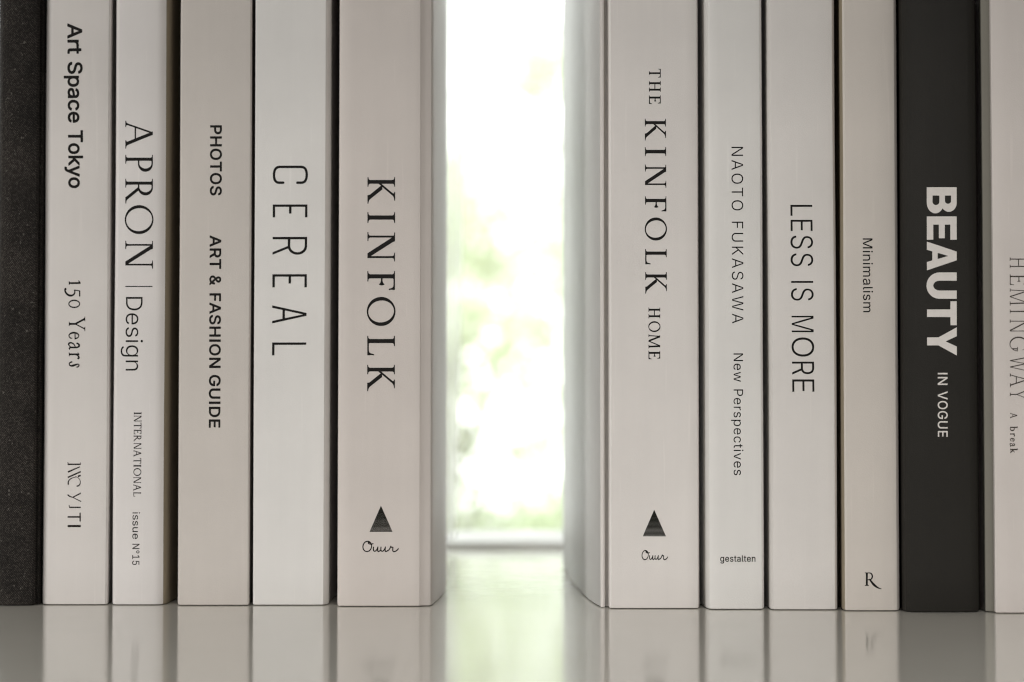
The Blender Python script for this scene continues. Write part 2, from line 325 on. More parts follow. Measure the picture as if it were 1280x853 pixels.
# letter outlines (x in thousandths of the letter width, y in thousandths of the capital height) and where each line is printed
GLYPHS = {
    's34A': '602,991 581,1000 418,1000 400,995 389,983 1,43 0,22 15,5 33,0 179,0 202,8 212,22 306,259 313,261 692,261 790,22 802,7 821,0 967,0 984,4 998,17 1000,43;500,756 622,430 377,430',
    's34r': '980,760 930,770 682,768 533,747 421,716 401,749 347,762 61,761 26,754 7,743 0,33 8,17 36,5 74,0 359,0 396,7 416,17 425,33 425,465 444,517 518,563 619,589 756,599 930,593 980,603 1000,630 1000,738',
    's34t': '620,921 573,931 318,931 260,920 242,903 242,764 62,762 16,750 0,733 0,630 16,614 51,603 242,599 245,177 258,141 303,89 388,44 469,19 532,7 666,-6 840,-5 968,8 995,22 1000,38 953,136 933,153 887,162 759,155 701,158 666,165 646,182 639,599 898,602 936,610 962,630 962,733 945,751 910,761 639,764 638,903',
    's34S': '873,914 783,964 679,996 554,1012 429,1009 305,987 208,952 143,913 79,852 41,774 36,687 58,620 104,563 171,517 291,467 589,400 679,373 735,342 750,326 759,301 759,275 748,244 727,218 693,194 658,178 603,163 499,154 395,165 353,176 312,195 268,234 246,295 222,313 42,315 21,311 3,295 0,280 11,223 38,167 70,125 116,84 208,34 291,7 409,-12 547,-15 644,-7 733,12 831,50 895,89 956,151 993,228 1000,311 992,352 974,393 914,459 845,503 755,540 651,569 450,610 353,639 293,676 276,713 287,764 303,785 333,807 374,825 416,836 506,844 596,836 672,810 718,774 745,713 769,697 956,698 976,711 983,728 965,805 933,857',
    's34p': '843,683 775,721 730,739 654,759 572,770 489,771 398,761 323,738 255,701 249,743 218,761 45,762 22,757 7,747 0,728 0,-230 5,-245 22,-258 45,-263 218,-262 240,-256 252,-245 258,-230 258,43 263,52 346,11 421,-8 519,-15 617,-9 700,8 805,51 870,95 922,146 960,203 987,270 1000,342 996,450 975,522 942,584 895,640;649,568 680,543 708,507 738,424 738,337 709,254 662,200 594,163 549,153 496,150 406,162 368,177 323,208 296,239 269,290 258,337 256,404 268,465 286,507 309,537 346,569 383,588 429,601 496,607 549,604 609,589',
    's34a': '878,697 803,731 705,756 582,770 467,769 340,754 245,730 157,692 89,645 32,574 37,553 65,538 245,505 270,505 296,517 343,563 393,587 467,605 557,609 623,601 672,584 705,555 718,517 718,496 688,486 393,460 237,436 138,405 59,357 23,316 5,275 0,228 6,182 26,136 56,99 100,64 155,34 253,3 393,-15 500,-13 582,-3 656,17 721,44 729,16 762,1 951,0 976,5 992,15 1000,33 995,548 979,594 953,635;716,331 718,275 702,234 665,198 602,167 516,150 418,149 335,165 293,192 282,218 287,249 307,270 344,286 442,305',
    's34c': '882,679 797,723 704,752 581,769 465,769 334,749 249,721 172,681 91,615 42,548 5,450 0,342 14,270 45,203 110,122 173,74 249,35 334,7 427,-10 527,-15 635,-8 728,10 805,37 882,78 944,129 998,210 1000,223 991,239 967,251 797,279 774,277 757,270 704,202 666,177 627,162 581,153 527,149 465,153 419,163 365,188 317,228 285,280 266,352 273,440 305,512 365,568 404,588 442,599 496,606 550,606 596,601 642,589 699,558 725,532 747,496 774,483 797,483 979,517 991,527 996,543 977,584 941,630',
    's34e': '847,681 749,731 652,758 539,771 411,766 320,748 237,719 162,677 85,610 41,546 7,450 0,373 15,270 44,203 109,121 170,74 245,35 328,7 426,-10 524,-15 636,-8 734,11 811,38 870,69 930,116 960,151 983,192 979,213 953,229 787,257 765,257 739,244 696,192 644,166 561,150 471,152 403,166 335,200 292,244 265,306 267,312 953,312 987,321 1000,342 999,419 990,481 974,532 927,610 893,646;667,564 711,517 729,481 727,470 269,471 290,514 326,553 373,582 418,598 486,607 561,604 621,589',
    's34T': '988,991 956,1000 42,1000 21,996 3,980 0,862 6,846 22,835 383,831 383,33 389,15 409,2 582,0 609,12 618,28 621,831 956,831 980,836 994,846 1000,862 1000,970',
    's34o': '836,682 760,722 642,758 547,770 407,766 319,749 230,718 142,665 83,611 27,522 5,450 0,342 14,270 43,203 105,122 165,74 238,35 319,7 407,-10 539,-14 635,-3 723,19 797,51 864,95 915,142 958,203 986,270 1000,342 995,450 975,517 942,579 894,635;657,565 709,512 735,460 745,419 744,331 729,280 710,244 657,191 620,170 584,158 495,149 444,153 400,163 363,179 317,213 291,244 266,295 254,352 254,404 266,460 291,512 319,544 363,577 400,593 444,603 503,607 576,600 620,586',
    's34k': '950,754 916,762 703,762 679,758 276,491 270,496 267,980 246,996 221,1000 47,1000 14,991 0,965 0,33 5,17 18,7 47,0 221,0 244,4 260,13 270,33 271,275 331,311 703,6 727,0 956,0 990,12 1000,28 993,48 534,429 956,710 966,733',
    's34y': '987,754 963,762 782,762 750,749 501,257 253,749 220,762 104,762 39,762 8,749 0,733 3,718 370,28 328,-55 289,-91 241,-102 155,-94 123,-106 78,-220 80,-235 97,-250 140,-260 205,-267 285,-265 335,-258 393,-241 436,-222 472,-199 517,-158 568,-86 998,718 1000,738',
    'y1': '774,700 720,700 631,727 530,727 46,627 0,606 26,579 100,569 383,612 388,606 385,84 365,65 316,51 170,45 170,0 986,0 1000,7 1000,40 986,45 897,46 826,54 791,68 775,89',
    'y5': '991,700 345,700 343,694 302,683 286,672 201,364 208,326 234,313 267,309 389,329 478,331 558,320 633,298 695,265 738,227 763,183 771,128 730,23 689,-26 623,-76 556,-112 478,-142 389,-166 312,-178 278,-181 245,-156 189,-142 111,-140 56,-150 11,-175 0,-202 24,-241 67,-260 133,-272 222,-278 345,-275 467,-260 590,-232 701,-194 809,-142 896,-81 956,-21 998,56 1000,139 976,205 927,265 851,320 737,370 623,395 490,406 345,394 337,397 401,620 979,620 991,623',
    'y0': '820,606 735,648 640,675 506,690 402,683 307,663 221,630 143,584 78,526 19,436 0,370 0,293 18,227 56,161 113,100 214,34 307,-3 402,-23 497,-30 592,-24 649,-13 735,12 814,51 884,100 918,133 963,194 990,260 1000,331 991,397 939,502 887,558;684,579 759,518 796,469 819,419 834,326 827,271 808,216 755,139 712,100 659,68 563,38 497,32 440,37 373,54 310,84 242,139 204,188 178,243 165,304 166,364 187,441 220,496 267,546 335,590 402,615 468,627 535,626 621,607',
    'yY': '1000,997 707,1000 704,958 764,948 773,936 771,920 519,489 259,920 257,936 264,947 317,958 317,997 0,998 0,956 69,948 94,934 114,914 431,397 430,84 421,62 407,51 357,45 352,40 354,1 646,1 645,45 593,51 576,65 569,84 569,425 857,914 879,936 908,950 995,955 1000,958',
    'ye': '825,563 741,601 640,627 507,640 404,634 311,615 221,584 147,544 80,491 34,433 1,348 0,276 18,216 61,150 143,78 219,37 311,5 404,-14 496,-20 558,-18 650,-5 743,20 815,51 887,97 927,133 927,144 815,240 759,144 685,84 640,62 589,48 527,42 476,47 393,73 322,122 274,183 245,254 239,315 250,350 1000,352 984,408 949,463 893,518;671,544 714,518 756,480 794,412 263,414 287,458 326,502 391,546 445,566 496,576 558,577 620,565',
    'ya': '665,645 584,674 506,687 428,689 350,680 272,661 204,633 150,601 103,557 73,507 80,480 116,455 175,446 212,452 238,463 299,529 360,559 438,575 496,569 545,544 572,513 588,474 593,419 389,383 262,344 162,298 82,243 34,194 5,139 0,73 46,7 136,-36 243,-53 331,-52 438,-35 633,54 764,-4 799,-12 828,-10 974,23 1000,40 999,62 974,77 945,81 847,75 809,111 806,452 797,491 763,562 723,606;594,353 591,122 389,36 321,33 272,40 228,67 201,122 207,161 233,201 281,243 350,283 442,320 555,350',
    'yr': '957,628 877,650 809,661 706,666 638,661 520,634 411,578 411,639 399,658 320,640 166,639 161,600 3,562 0,557 35,531 163,546 161,84 144,62 116,51 24,45 21,1 552,1 555,40 547,45 456,51 430,62 412,84 411,425 524,518 615,553 695,555 797,522 843,515 900,516 945,527 986,551 1000,579 989,606',
    'ys': '914,590 801,633 667,655 533,651 452,632 391,595 358,551 358,502 380,447 565,177 575,139 569,111 546,86 506,65 452,58 385,65 328,84 265,125 217,199 157,223 104,226 50,219 17,205 0,183 82,84 193,29 318,0 466,-5 573,8 667,30 763,73 817,122 847,188 837,265 793,326 561,518 536,573 559,584 587,587 627,584 694,570 755,540 809,474 855,460 909,457 976,472 1000,502 940,573',
    'aA': '504,1000 383,997 397,958 100,96 84,67 64,48 39,36 0,29 2,0 231,1 231,29 192,33 174,42 163,56 160,78 247,336 253,340 645,340 749,78 749,62 740,45 699,29 700,1 1000,1 999,29 951,32 920,41 891,62 871,90;437,863 623,397 620,390 267,392 431,868',
    'aP': '866,921 753,969 620,996 526,1000 0,997 5,970 90,968 142,953 165,931 172,898 171,89 157,59 124,40 81,31 2,29 5,0 522,1 523,29 440,32 403,39 374,53 356,78 353,458 582,461 715,480 828,520 923,579 984,656 1000,705 1000,755 964,837 923,881;696,901 770,837 803,771 803,689 760,612 691,557 649,537 592,520 526,511 355,511 353,903 365,937 384,950 554,947 620,933',
    'aR': '586,921 510,969 420,996 356,1000 0,997 3,970 61,968 96,953 111,931 116,898 116,89 106,59 84,40 55,31 1,29 3,0 354,1 354,29 298,32 272,39 253,53 241,78 239,458 247,460 343,458 701,67 744,1 999,1 1000,29 945,34 906,44 868,62 836,87 481,474 481,480 561,520 605,557 643,606 672,678 677,755 664,810 628,876;471,901 521,837 544,771 544,689 515,612 467,557 439,537 401,520 356,511 240,511 239,903 247,937 260,950 375,947 420,933',
    'aO': '852,869 780,931 692,980 598,1010 499,1020 400,1010 306,980 218,931 142,865 80,785 56,744 21,656 0,551 0,452 20,348 57,254 110,172 179,100 262,42 356,2 449,-17 543,-18 642,2 731,40 813,95 857,137 915,210 963,304 990,397 1000,502 991,601 962,700 916,788;741,859 794,799 841,722 873,639 891,551 896,496 891,408 872,320 840,243 813,199 764,138 703,88 631,52 554,33 482,33 438,40 362,67 289,112 234,164 205,199 158,276 124,364 106,452 102,546 115,639 127,683 157,755 207,832 267,892 334,934 372,950 438,966 521,967 598,949 670,915',
    'aN': '1000,998 704,997 706,971 765,968 798,956 815,936 822,914 823,128 817,114 314,920 288,997 4,997 8,970 74,968 117,953 117,100 111,67 93,45 61,32 2,30 0,1 289,0 295,7 294,29 230,33 200,45 185,63 177,89 178,901 739,3 887,1 882,12 883,914 893,942 915,961 941,968 1000,973',
    's-10D': '840,872 768,921 689,956 632,974 531,993 409,1000 0,999 0,0 395,0 510,6 574,15 675,41 731,64 811,109 877,165 907,198 949,266 983,353 1000,451 1000,552 984,647 952,732 906,805;725,818 775,772 817,715 845,653 862,580 868,502 856,389 831,316 795,255 749,204 689,161 646,140 574,116 438,96 172,94 158,83 144,83 115,103 138,120 138,883 115,889 113,900 136,907 151,918 172,906 402,906 495,901 622,872 689,841',
    's-10e': '851,664 768,706 657,737 537,750 416,746 322,729 236,700 145,647 88,597 43,535 7,440 0,361 15,260 45,193 90,134 171,69 245,32 331,5 425,-11 528,-16 640,-10 743,9 822,36 895,75 948,120 976,165 828,189 794,150 761,126 717,103 665,87 597,75 528,72 459,76 391,87 305,118 262,143 223,176 189,221 170,266 160,316 144,328 159,340 1000,341 997,445 972,530 928,597;738,603 778,569 805,535 841,445 865,434 854,423 176,423 162,429 176,496 219,558 293,614 373,646 476,661 579,658 665,639',
    's-10s': '873,676 801,709 705,735 595,748 456,750 337,739 228,714 139,679 77,636 37,580 33,513 67,451 119,412 184,384 268,360 635,306 712,288 782,255 813,210 804,163 752,120 655,86 536,72 407,74 298,95 220,131 159,191 0,172 12,137 59,86 109,55 179,26 288,-1 397,-13 536,-16 635,-9 754,11 834,34 913,72 960,109 996,165 1000,227 968,288 917,328 853,356 764,381 417,432 318,454 241,490 214,535 223,580 278,624 357,651 466,666 585,664 665,650 744,616 814,559 963,578 968,586 943,619',
    's-10i': '821,739 149,737 148,8 183,0 832,2;859,1009 709,1024 558,1030 371,1028 183,1014 66,995 0,967 15,939 95,917 258,897 446,889 634,891 821,905 952,928 1000,956 970,984',
    's-10g': '1000,737 851,737 850,631 840,620 823,619 806,623 715,698 618,736 550,747 482,751 346,739 260,716 166,670 107,625 63,574 27,513 7,445 0,372 7,299 28,232 62,176 109,126 166,84 235,51 346,20 431,11 533,12 618,24 687,47 738,76 806,135 832,137 845,126 842,-54 820,-110 773,-155 717,-183 644,-204 559,-214 448,-213 371,-203 303,-183 252,-157 184,-106 57,-155 140,-222 235,-264 328,-288 431,-300 559,-301 678,-290 763,-272 854,-239 910,-206 957,-161 991,-93 1000,-32;738,599 779,563 809,524 844,429 848,372 839,299 820,249 791,204 756,170 713,142 670,123 610,107 542,99 465,99 397,108 337,125 269,159 228,193 194,238 168,299 158,378 168,451 187,502 225,558 270,597 337,633 397,651 465,660 542,660 610,652 670,635',
    's-10n': '883,681 826,710 730,737 617,750 493,746 408,732 332,708 265,672 208,622 180,618 167,631 166,737 0,737 0,2 173,2 174,462 184,507 205,546 252,591 322,628 417,653 512,660 608,654 684,636 742,608 793,563 818,518 827,462 828,2 1000,2 994,530 961,608 927,647',
    'iI': '993,999 0,997 1,953 169,936 207,920 217,898 217,95 158,62 0,45 13,0 998,1 993,49 898,54 826,65 790,84 783,106 783,903 831,936 1000,953',
    'iN': '998,999 786,997 786,953 831,936 843,903 843,155 839,146 258,997 25,997 26,953 54,949 58,942 58,100 54,78 42,62 0,45 2,1 214,1 214,48 172,62 157,95 157,870 755,1 942,1 942,903 955,936 1000,953',
    'iT': '980,998 22,997 14,876 0,804 5,800 64,803 98,881 116,899 139,910 176,915 407,915 412,909 412,95 394,62 347,49 347,0 653,0 656,7 653,50 607,62 589,95 591,914 794,915 846,906 871,892 891,870 937,760 995,758 1000,766 984,865 989,914',
    'iE': '914,997 0,997 0,953 62,936 76,920 79,898 79,95 58,62 0,45 5,0 976,1 986,89 979,139 1000,260 992,262 925,260 866,128 842,106 800,90 756,85 302,85 293,85 286,95 286,474 525,474 581,459 643,420 660,420 691,480 690,568 660,620 643,620 581,581 520,565 293,563 286,568 290,914 695,915 746,909 782,893 808,870 862,760 931,758 936,766 917,865 923,914',
    'iR': '541,922 470,967 381,995 310,1000 0,997 0,953 45,936 55,920 58,898 58,95 42,62 0,45 3,0 267,1 266,49 227,60 210,89 209,452 215,460 278,458 733,3 998,1 1000,45 995,50 912,56 880,68 848,88 452,480 451,485 522,523 565,562 608,623 628,678 632,755 620,810 584,876;413,872 457,815 476,749 473,689 447,628 407,584 349,553 310,546 212,546 212,914 330,912 368,900',
    'iA': '521,997 367,997 377,969 77,100 66,78 49,62 25,52 0,50 0,0 229,1 231,45 190,60 183,73 183,89 268,337 276,340 632,337 730,89 726,62 699,51 699,1 1000,1 999,48 924,56 901,70 883,95;435,821 594,430 589,425 300,428',
    'iO': '852,869 780,931 692,980 598,1010 499,1020 400,1010 306,980 218,931 142,865 80,785 56,744 21,656 0,551 0,452 20,348 57,254 110,172 179,100 262,42 356,2 449,-17 543,-18 642,2 731,40 813,95 857,137 915,210 963,304 990,397 1000,502 991,601 962,700 916,788;725,834 776,777 817,711 837,667 861,584 870,502 867,419 849,337 819,264 775,197 741,161 686,117 620,85 549,68 482,68 438,75 372,98 306,138 245,194 201,254 179,293 149,370 131,458 128,546 149,661 180,738 224,804 284,863 339,899 372,913 444,931 521,932 593,916 659,884',
    'iL': '376,999 0,997 0,953 64,936 78,920 82,898 82,95 60,62 0,45 2,1 973,0 987,89 980,139 1000,262 925,260 864,129 837,105 801,91 747,85 313,85 297,89 296,903 314,936 378,953',
    's4i': '840,747 171,748 124,742 139,1 833,0 859,5;863,1003 707,1022 518,1029 328,1025 171,1009 60,987 0,954 19,922 108,894 265,873 423,864 644,867 824,883 953,911 1000,943 968,976',
    's4s': '872,682 791,719 679,746 557,757 426,755 314,740 229,718 145,683 82,638 43,578 39,512 60,463 121,409 192,376 276,351 679,286 748,256 775,218 767,174 725,140 641,110 538,98 416,100 314,122 248,158 201,216 5,192 0,185 18,147 66,92 117,58 192,26 295,0 379,-11 501,-16 632,-9 725,5 828,34 894,64 955,109 995,169 1000,234 981,283 921,338 847,373 763,397 426,448 351,465 285,494 258,534 265,572 312,611 388,636 482,648 585,645 669,627 730,594 782,541 969,565 977,572 944,622',
    's4u': '995,747 792,747 789,300 772,229 733,180 666,138 585,114 485,106 403,112 313,138 258,174 221,229 211,289 211,742 204,748 4,747 0,278 7,212 24,163 57,114 114,65 176,32 240,11 340,-6 430,-10 521,-4 602,10 675,35 740,70 793,118 795,5 802,0 993,0 1000,5',
    's4e': '849,671 764,713 657,744 534,757 410,752 320,736 238,707 139,650 84,600 40,537 5,441 0,332 14,261 44,196 106,119 172,69 246,32 328,6 427,-11 526,-16 641,-9 740,10 822,38 891,76 946,122 975,163 983,180 978,185 806,213 740,149 699,127 649,111 592,101 526,98 460,102 386,116 303,151 248,196 212,250 190,327 1000,332 997,447 973,529 929,600;714,589 748,560 776,523 806,440 194,441 216,507 254,556 314,600 386,629 476,643 567,641 649,622',
    's4N': '998,998 837,1000 832,993 837,179 724,338 198,996 191,1000 2,998 0,5 5,0 163,0 169,5 163,819 342,578 802,3 988,0 1000,5',
    's4°': '848,943 755,976 681,993 597,1004 501,1008 406,1004 298,988 214,966 142,938 71,896 34,862 7,818 0,780 9,736 33,698 91,649 153,616 247,583 322,567 418,555 501,552 597,556 705,571 788,593 860,622 932,665 968,698 991,736 1000,780 991,823 957,873 909,911;681,867 742,829 765,780 748,736 693,697 609,670 501,660 406,668 320,692 260,731 238,780 256,823 310,862 394,890 501,900 597,892',
    's41': '637,998 386,999 30,834 35,698 421,872 427,867 427,120 412,114 7,114 0,109 0,5 8,0 992,0 1000,5 1000,109 994,114 649,114 639,120',
    's45': '927,998 107,998 19,496 206,479 281,511 374,532 474,540 567,533 651,509 728,463 779,403 799,343 790,261 771,223 743,190 699,158 651,134 600,118 542,108 483,105 416,110 365,120 307,140 265,163 231,190 189,262 1,261 0,234 17,185 66,120 147,62 206,35 273,13 357,-4 483,-13 583,-8 676,7 757,32 852,79 912,125 955,174 985,229 1000,289 993,392 976,436 937,496 887,545 840,578 785,606 709,633 642,648 550,658 483,658 399,650 307,628 239,601 234,605 281,880 919,882 928,889',
    's36P': '877,904 812,942 739,970 601,996 499,1000 48,1000 26,996 7,984 0,963 0,35 5,19 19,7 48,0 215,0 237,4 258,19 266,340 557,342 696,359 776,383 819,402 877,437 927,481 965,532 988,583 1000,640 1000,701 988,758 962,814 927,861;686,784 712,758 729,727 739,655 716,589 674,549 623,527 557,515 266,512 266,828 557,826 623,814',
    's36H': '989,989 960,1000 805,1000 785,994 769,979 767,599 759,597 236,597 230,980 215,994 191,1000 36,1000 10,988 0,963 0,35 4,19 17,7 43,0 191,0 211,4 229,19 236,425 766,425 771,19 785,6 811,0 960,0 979,5 992,14 1000,35 1000,963',
    's36O': '834,897 754,952 685,982 640,996 548,1011 496,1012 411,1006 325,985 239,946 201,922 146,876 89,809 43,727 16,645 7,599 0,496 15,358 44,271 90,190 137,132 170,101 244,50 325,15 411,-6 508,-12 634,2 720,31 794,72 861,127 916,194 958,271 986,358 1000,450 995,594 974,686 939,768 890,840;694,768 728,732 758,686 779,635 793,573 798,501 794,430 780,368 757,312 726,265 691,230 651,202 605,181 554,168 496,164 425,173 376,190 330,215 277,265 233,337 215,394 206,460 206,537 215,604 245,686 279,737 330,785 376,810 445,831 502,836 582,826 650,799',
    's36T': '987,990 954,1000 45,1000 19,994 3,979 0,861 6,845 25,832 376,828 381,825 381,35 389,14 410,2 582,0 609,11 620,29 620,825 629,828 960,828 980,834 994,845 1000,861 1000,968',
    's36S': '871,915 781,964 678,996 553,1012 429,1009 305,987 209,952 141,912 77,850 40,773 35,686 57,619 105,560 168,517 285,467 588,399 678,372 736,337 755,301 755,276 744,245 726,223 691,198 657,182 602,167 498,157 395,168 354,180 313,199 272,235 249,296 223,316 43,318 18,312 0,291 3,255 20,199 47,153 73,122 119,82 209,33 285,8 409,-12 547,-15 643,-7 733,12 836,53 896,91 956,153 994,229 1000,312 992,353 974,394 914,460 843,505 753,542 650,570 450,611 360,638 298,674 279,712 281,743 290,763 334,804 416,833 505,841 595,833 671,807 714,773 741,712 762,696 788,693 957,696 974,707 983,727 965,804 934,855',
    's36A': '604,989 581,1000 418,1000 401,995 388,984 1,45 0,24 17,5 35,0 180,0 205,9 216,24 308,258 314,260 691,259 786,24 797,9 819,0 965,0 982,4 998,19 1000,45;500,749 619,440 616,432 378,435',
    's36R': '835,910 773,946 710,970 579,995 482,1000 46,1000 25,996 6,984 0,963 0,35 4,19 18,7 46,0 205,0 226,4 246,19 250,358 260,362 482,361 729,19 745,6 766,0 960,0 992,14 1000,29 995,50 738,399 828,446 882,491 920,542 949,619 953,707 933,789 897,850;655,788 676,768 694,737 705,676 699,635 688,609 672,589 646,568 595,548 530,537 250,537 253,828 530,826 600,814',
    's36&': '654,939 585,979 507,1001 418,1009 329,1001 250,979 186,943 146,907 110,850 93,784 101,701 133,635 208,542 93,462 35,399 15,363 3,322 0,250 23,173 68,109 138,53 227,13 335,-9 412,-12 476,-9 597,15 654,36 705,63 762,9 781,1 966,0 985,7 998,22 1000,40 992,55 850,194 895,265 920,332 932,419 932,450 923,465 896,478 756,478 737,474 717,455 712,399 698,346 524,512 525,517 616,574 670,619 711,671 732,717 741,773 732,835 702,891;348,410 566,199 562,194 476,161 386,153 310,168 279,183 254,204 235,229 227,255 226,286 233,312 270,358;493,825 507,809 516,789 509,743 476,706 386,649 347,691 322,732 316,773 327,804 354,830 399,844 450,843',
    's36F': '985,990 944,1000 54,1000 29,996 8,984 0,963 0,35 5,19 29,4 54,0 248,0 272,7 288,19 296,406 887,406 920,417 933,435 934,548 920,567 896,576 294,578 293,825 305,828 968,831 993,845 1000,861 1000,968',
    's36I': '0,0 1000,0 1000,1000 0,1000',
    's36N': '989,989 964,1000 805,1000 781,989 771,973 767,325 246,989 220,1000 42,1000 10,988 0,963 0,35 4,19 17,7 42,0 195,0 217,9 229,24 228,666 233,677 755,10 780,0 958,0 977,4 992,14 1000,35 1000,963',
    's36G': '866,891 783,948 683,989 570,1010 464,1011 411,1004 334,986 246,948 170,896 116,843 90,809 44,727 16,645 7,599 0,496 16,358 45,271 92,188 140,132 173,101 246,52 329,17 423,-6 523,-12 647,0 730,23 807,60 866,102 934,178 973,250 998,358 1000,507 993,522 978,533 553,536 523,527 511,507 511,399 515,383 529,370 547,365 786,363 764,291 742,257 712,226 681,204 641,185 594,171 547,165 464,168 411,181 364,202 317,234 270,286 241,337 221,399 212,460 212,537 221,604 239,660 264,707 299,751 337,784 383,809 435,827 488,835 547,834 606,824 657,804 694,780 728,748 754,712 781,655 801,641 954,639 978,646 990,660 992,676 968,753 923,830',
    's36U': '989,989 959,1000 804,1000 785,994 770,979 767,363 759,306 725,245 668,199 602,173 501,162 399,173 333,199 275,245 240,306 232,363 230,979 214,994 191,1000 36,1000 6,984 0,963 0,353 7,286 29,219 67,158 135,91 201,50 275,19 365,-4 494,-15 598,-10 688,7 791,46 862,89 920,142 972,220 998,317 1000,968',
    's36D': '848,866 772,919 688,957 637,974 535,993 420,1000 42,1000 10,988 0,963 0,35 4,19 17,7 42,0 407,0 522,7 580,15 682,43 765,80 815,111 880,168 932,235 971,317 995,409 1000,548 984,645 954,727 906,804;666,758 701,725 733,681 756,630 770,568 774,471 765,404 746,347 717,296 682,258 637,225 548,189 439,173 234,172 231,825 241,828 407,828 490,824 586,801',
    's36E': '975,991 943,1000 53,1000 29,996 7,984 0,963 0,35 5,19 28,4 53,0 951,0 975,5 991,15 1000,35 1000,142 990,158 967,169 291,172 288,178 291,419 896,420 929,430 944,455 943,563 928,582 904,590 291,591 288,825 299,828 959,831 983,843 992,861 992,968',
    'cC': '911,940 835,970 695,996 566,1004 372,1001 253,987 156,963 80,928 27,881 4,832 0,799 3,172 29,117 79,73 156,37 253,13 426,-4 631,-1 792,19 879,45 949,84 987,128 1000,177 1000,304 978,326 943,334 900,331 875,320 863,304 863,183 853,144 814,109 738,84 663,72 566,66 393,68 264,86 186,117 149,155 137,199 137,799 154,854 183,881 214,898 264,914 339,927 436,934 566,934 663,928 747,914 812,892 847,865 863,821 864,694 890,672 943,666 976,673 999,694 998,843 969,898',
    'cE': '996,1000 0,997 8,0 1000,1 996,70 197,70 185,78 188,469 691,470 713,474 705,540 197,540 185,546 185,925 197,930 996,930',
    'cR': '826,936 700,980 568,999 0,997 6,0 140,1 140,436 149,440 513,439 856,7 865,0 1000,1 648,447 782,485 865,525 946,590 993,667 999,749 966,826 920,876;732,881 817,821 845,782 860,738 860,700 837,645 803,606 758,573 669,535 568,514 502,510 141,513 140,925 149,930 535,929 638,914',
    'cA': '576,999 416,997 0,0 135,1 255,298 266,300 739,298 862,1 1000,1;499,898 709,375 698,370 299,370 286,375',
    'cL': '183,998 0,997 4,1 1000,0 1000,70 187,73',
    'kK': '889,997 559,1000 556,969 596,959 611,947 614,931 605,909 254,506 252,909 263,936 284,955 315,964 358,966 361,997 0,997 3,966 58,962 93,942 107,916 111,881 110,100 100,67 77,45 46,36 3,34 2,1 360,1 358,34 309,37 278,49 258,73 250,106 250,397 327,485 654,95 666,73 682,0 1000,1 999,34 951,37 902,51 865,70 828,100 462,539 376,540 700,907 737,934 779,953 828,964 883,966 889,969',
    'kI': '991,1000 0,997 9,966 162,962 258,942 297,916 308,881 306,100 276,67 212,45 128,36 9,34 9,0 996,1 991,34 838,38 748,56 704,84 692,117 696,903 720,931 778,953 855,963 1000,969',
    'kN': '1000,997 698,997 698,969 752,964 781,953 805,931 815,903 814,129 340,914 305,997 8,998 8,968 80,961 112,950 116,942 116,117 112,84 95,56 60,38 2,34 0,1 301,1 301,29 294,34 249,36 216,47 195,67 183,100 184,884 717,2 889,1 882,18 882,898 890,925 905,945 944,963 996,966',
    'kF': '991,997 0,997 5,966 89,962 143,942 164,916 170,881 168,100 152,67 117,45 70,36 5,34 5,0 549,1 546,34 481,36 436,45 405,62 386,89 384,491 500,491 574,481 640,458 694,419 714,419 752,485 753,551 716,617 705,622 688,617 633,579 574,559 490,548 382,551 388,916 416,944 724,944 798,935 852,914 885,887 930,777 938,772 994,772 1000,777 981,870 998,936',
    'kO': '852,869 780,931 692,980 598,1010 499,1020 400,1010 306,980 218,931 142,865 80,785 56,744 21,656 0,551 0,452 20,348 57,254 110,172 179,100 262,42 356,2 449,-17 543,-18 642,2 731,40 813,95 857,137 915,210 963,304 990,397 1000,502 991,601 962,700 916,788;725,856 778,793 820,722 841,672 865,590 876,502 873,414 865,364 840,282 802,206 754,144 719,111 659,71 593,46 521,37 477,40 405,58 372,73 311,111 247,172 196,243 157,326 126,452 122,546 133,634 159,722 199,799 222,832 270,881 339,929 405,954 482,963 521,960 587,944 659,909',
    'kL': '530,1000 0,997 5,966 86,962 138,942 159,916 164,881 163,100 148,67 113,45 68,36 5,34 5,0 993,1 999,62 982,133 1000,247 937,247 891,118 855,85 810,66 729,56 403,56 376,84 370,117 371,898 385,931 416,953 457,963 535,969',
    'tT': '985,997 20,997 11,920 14,876 0,804 5,800 62,804 94,887 116,908 144,920 191,925 399,925 406,920 405,100 393,73 370,57 340,51 288,50 288,0 715,1 712,50 660,51 630,57 607,73 596,100 595,920 601,925 787,925 849,914 878,898 899,874 939,766 995,762 1000,771 984,870 992,920',
    'tH': '1000,997 600,997 602,951 678,944 699,931 710,909 713,540 705,538 288,540 290,909 301,931 320,943 399,953 400,997 0,997 0,953 59,949 86,940 106,920 112,887 112,100 101,73 79,57 52,51 4,50 2,1 398,1 396,50 348,51 320,57 299,72 289,95 288,458 299,463 712,460 711,95 701,73 678,56 602,49 601,1 998,1 1000,45 994,50 946,51 918,58 898,74 888,100 888,887 894,920 911,938 939,948 999,953',
    'tE': '914,1000 0,997 0,953 75,949 110,940 135,920 143,887 142,100 129,73 101,57 66,51 5,50 5,0 979,1 989,78 979,139 1000,254 992,257 928,254 878,128 850,100 809,82 748,75 381,75 366,106 366,480 477,482 538,475 599,453 643,420 660,420 696,485 695,562 660,620 643,619 581,579 529,563 468,558 372,558 365,562 365,892 373,920 381,925 678,925 748,917 784,903 815,876 865,766 931,762 936,766 917,870 926,925',
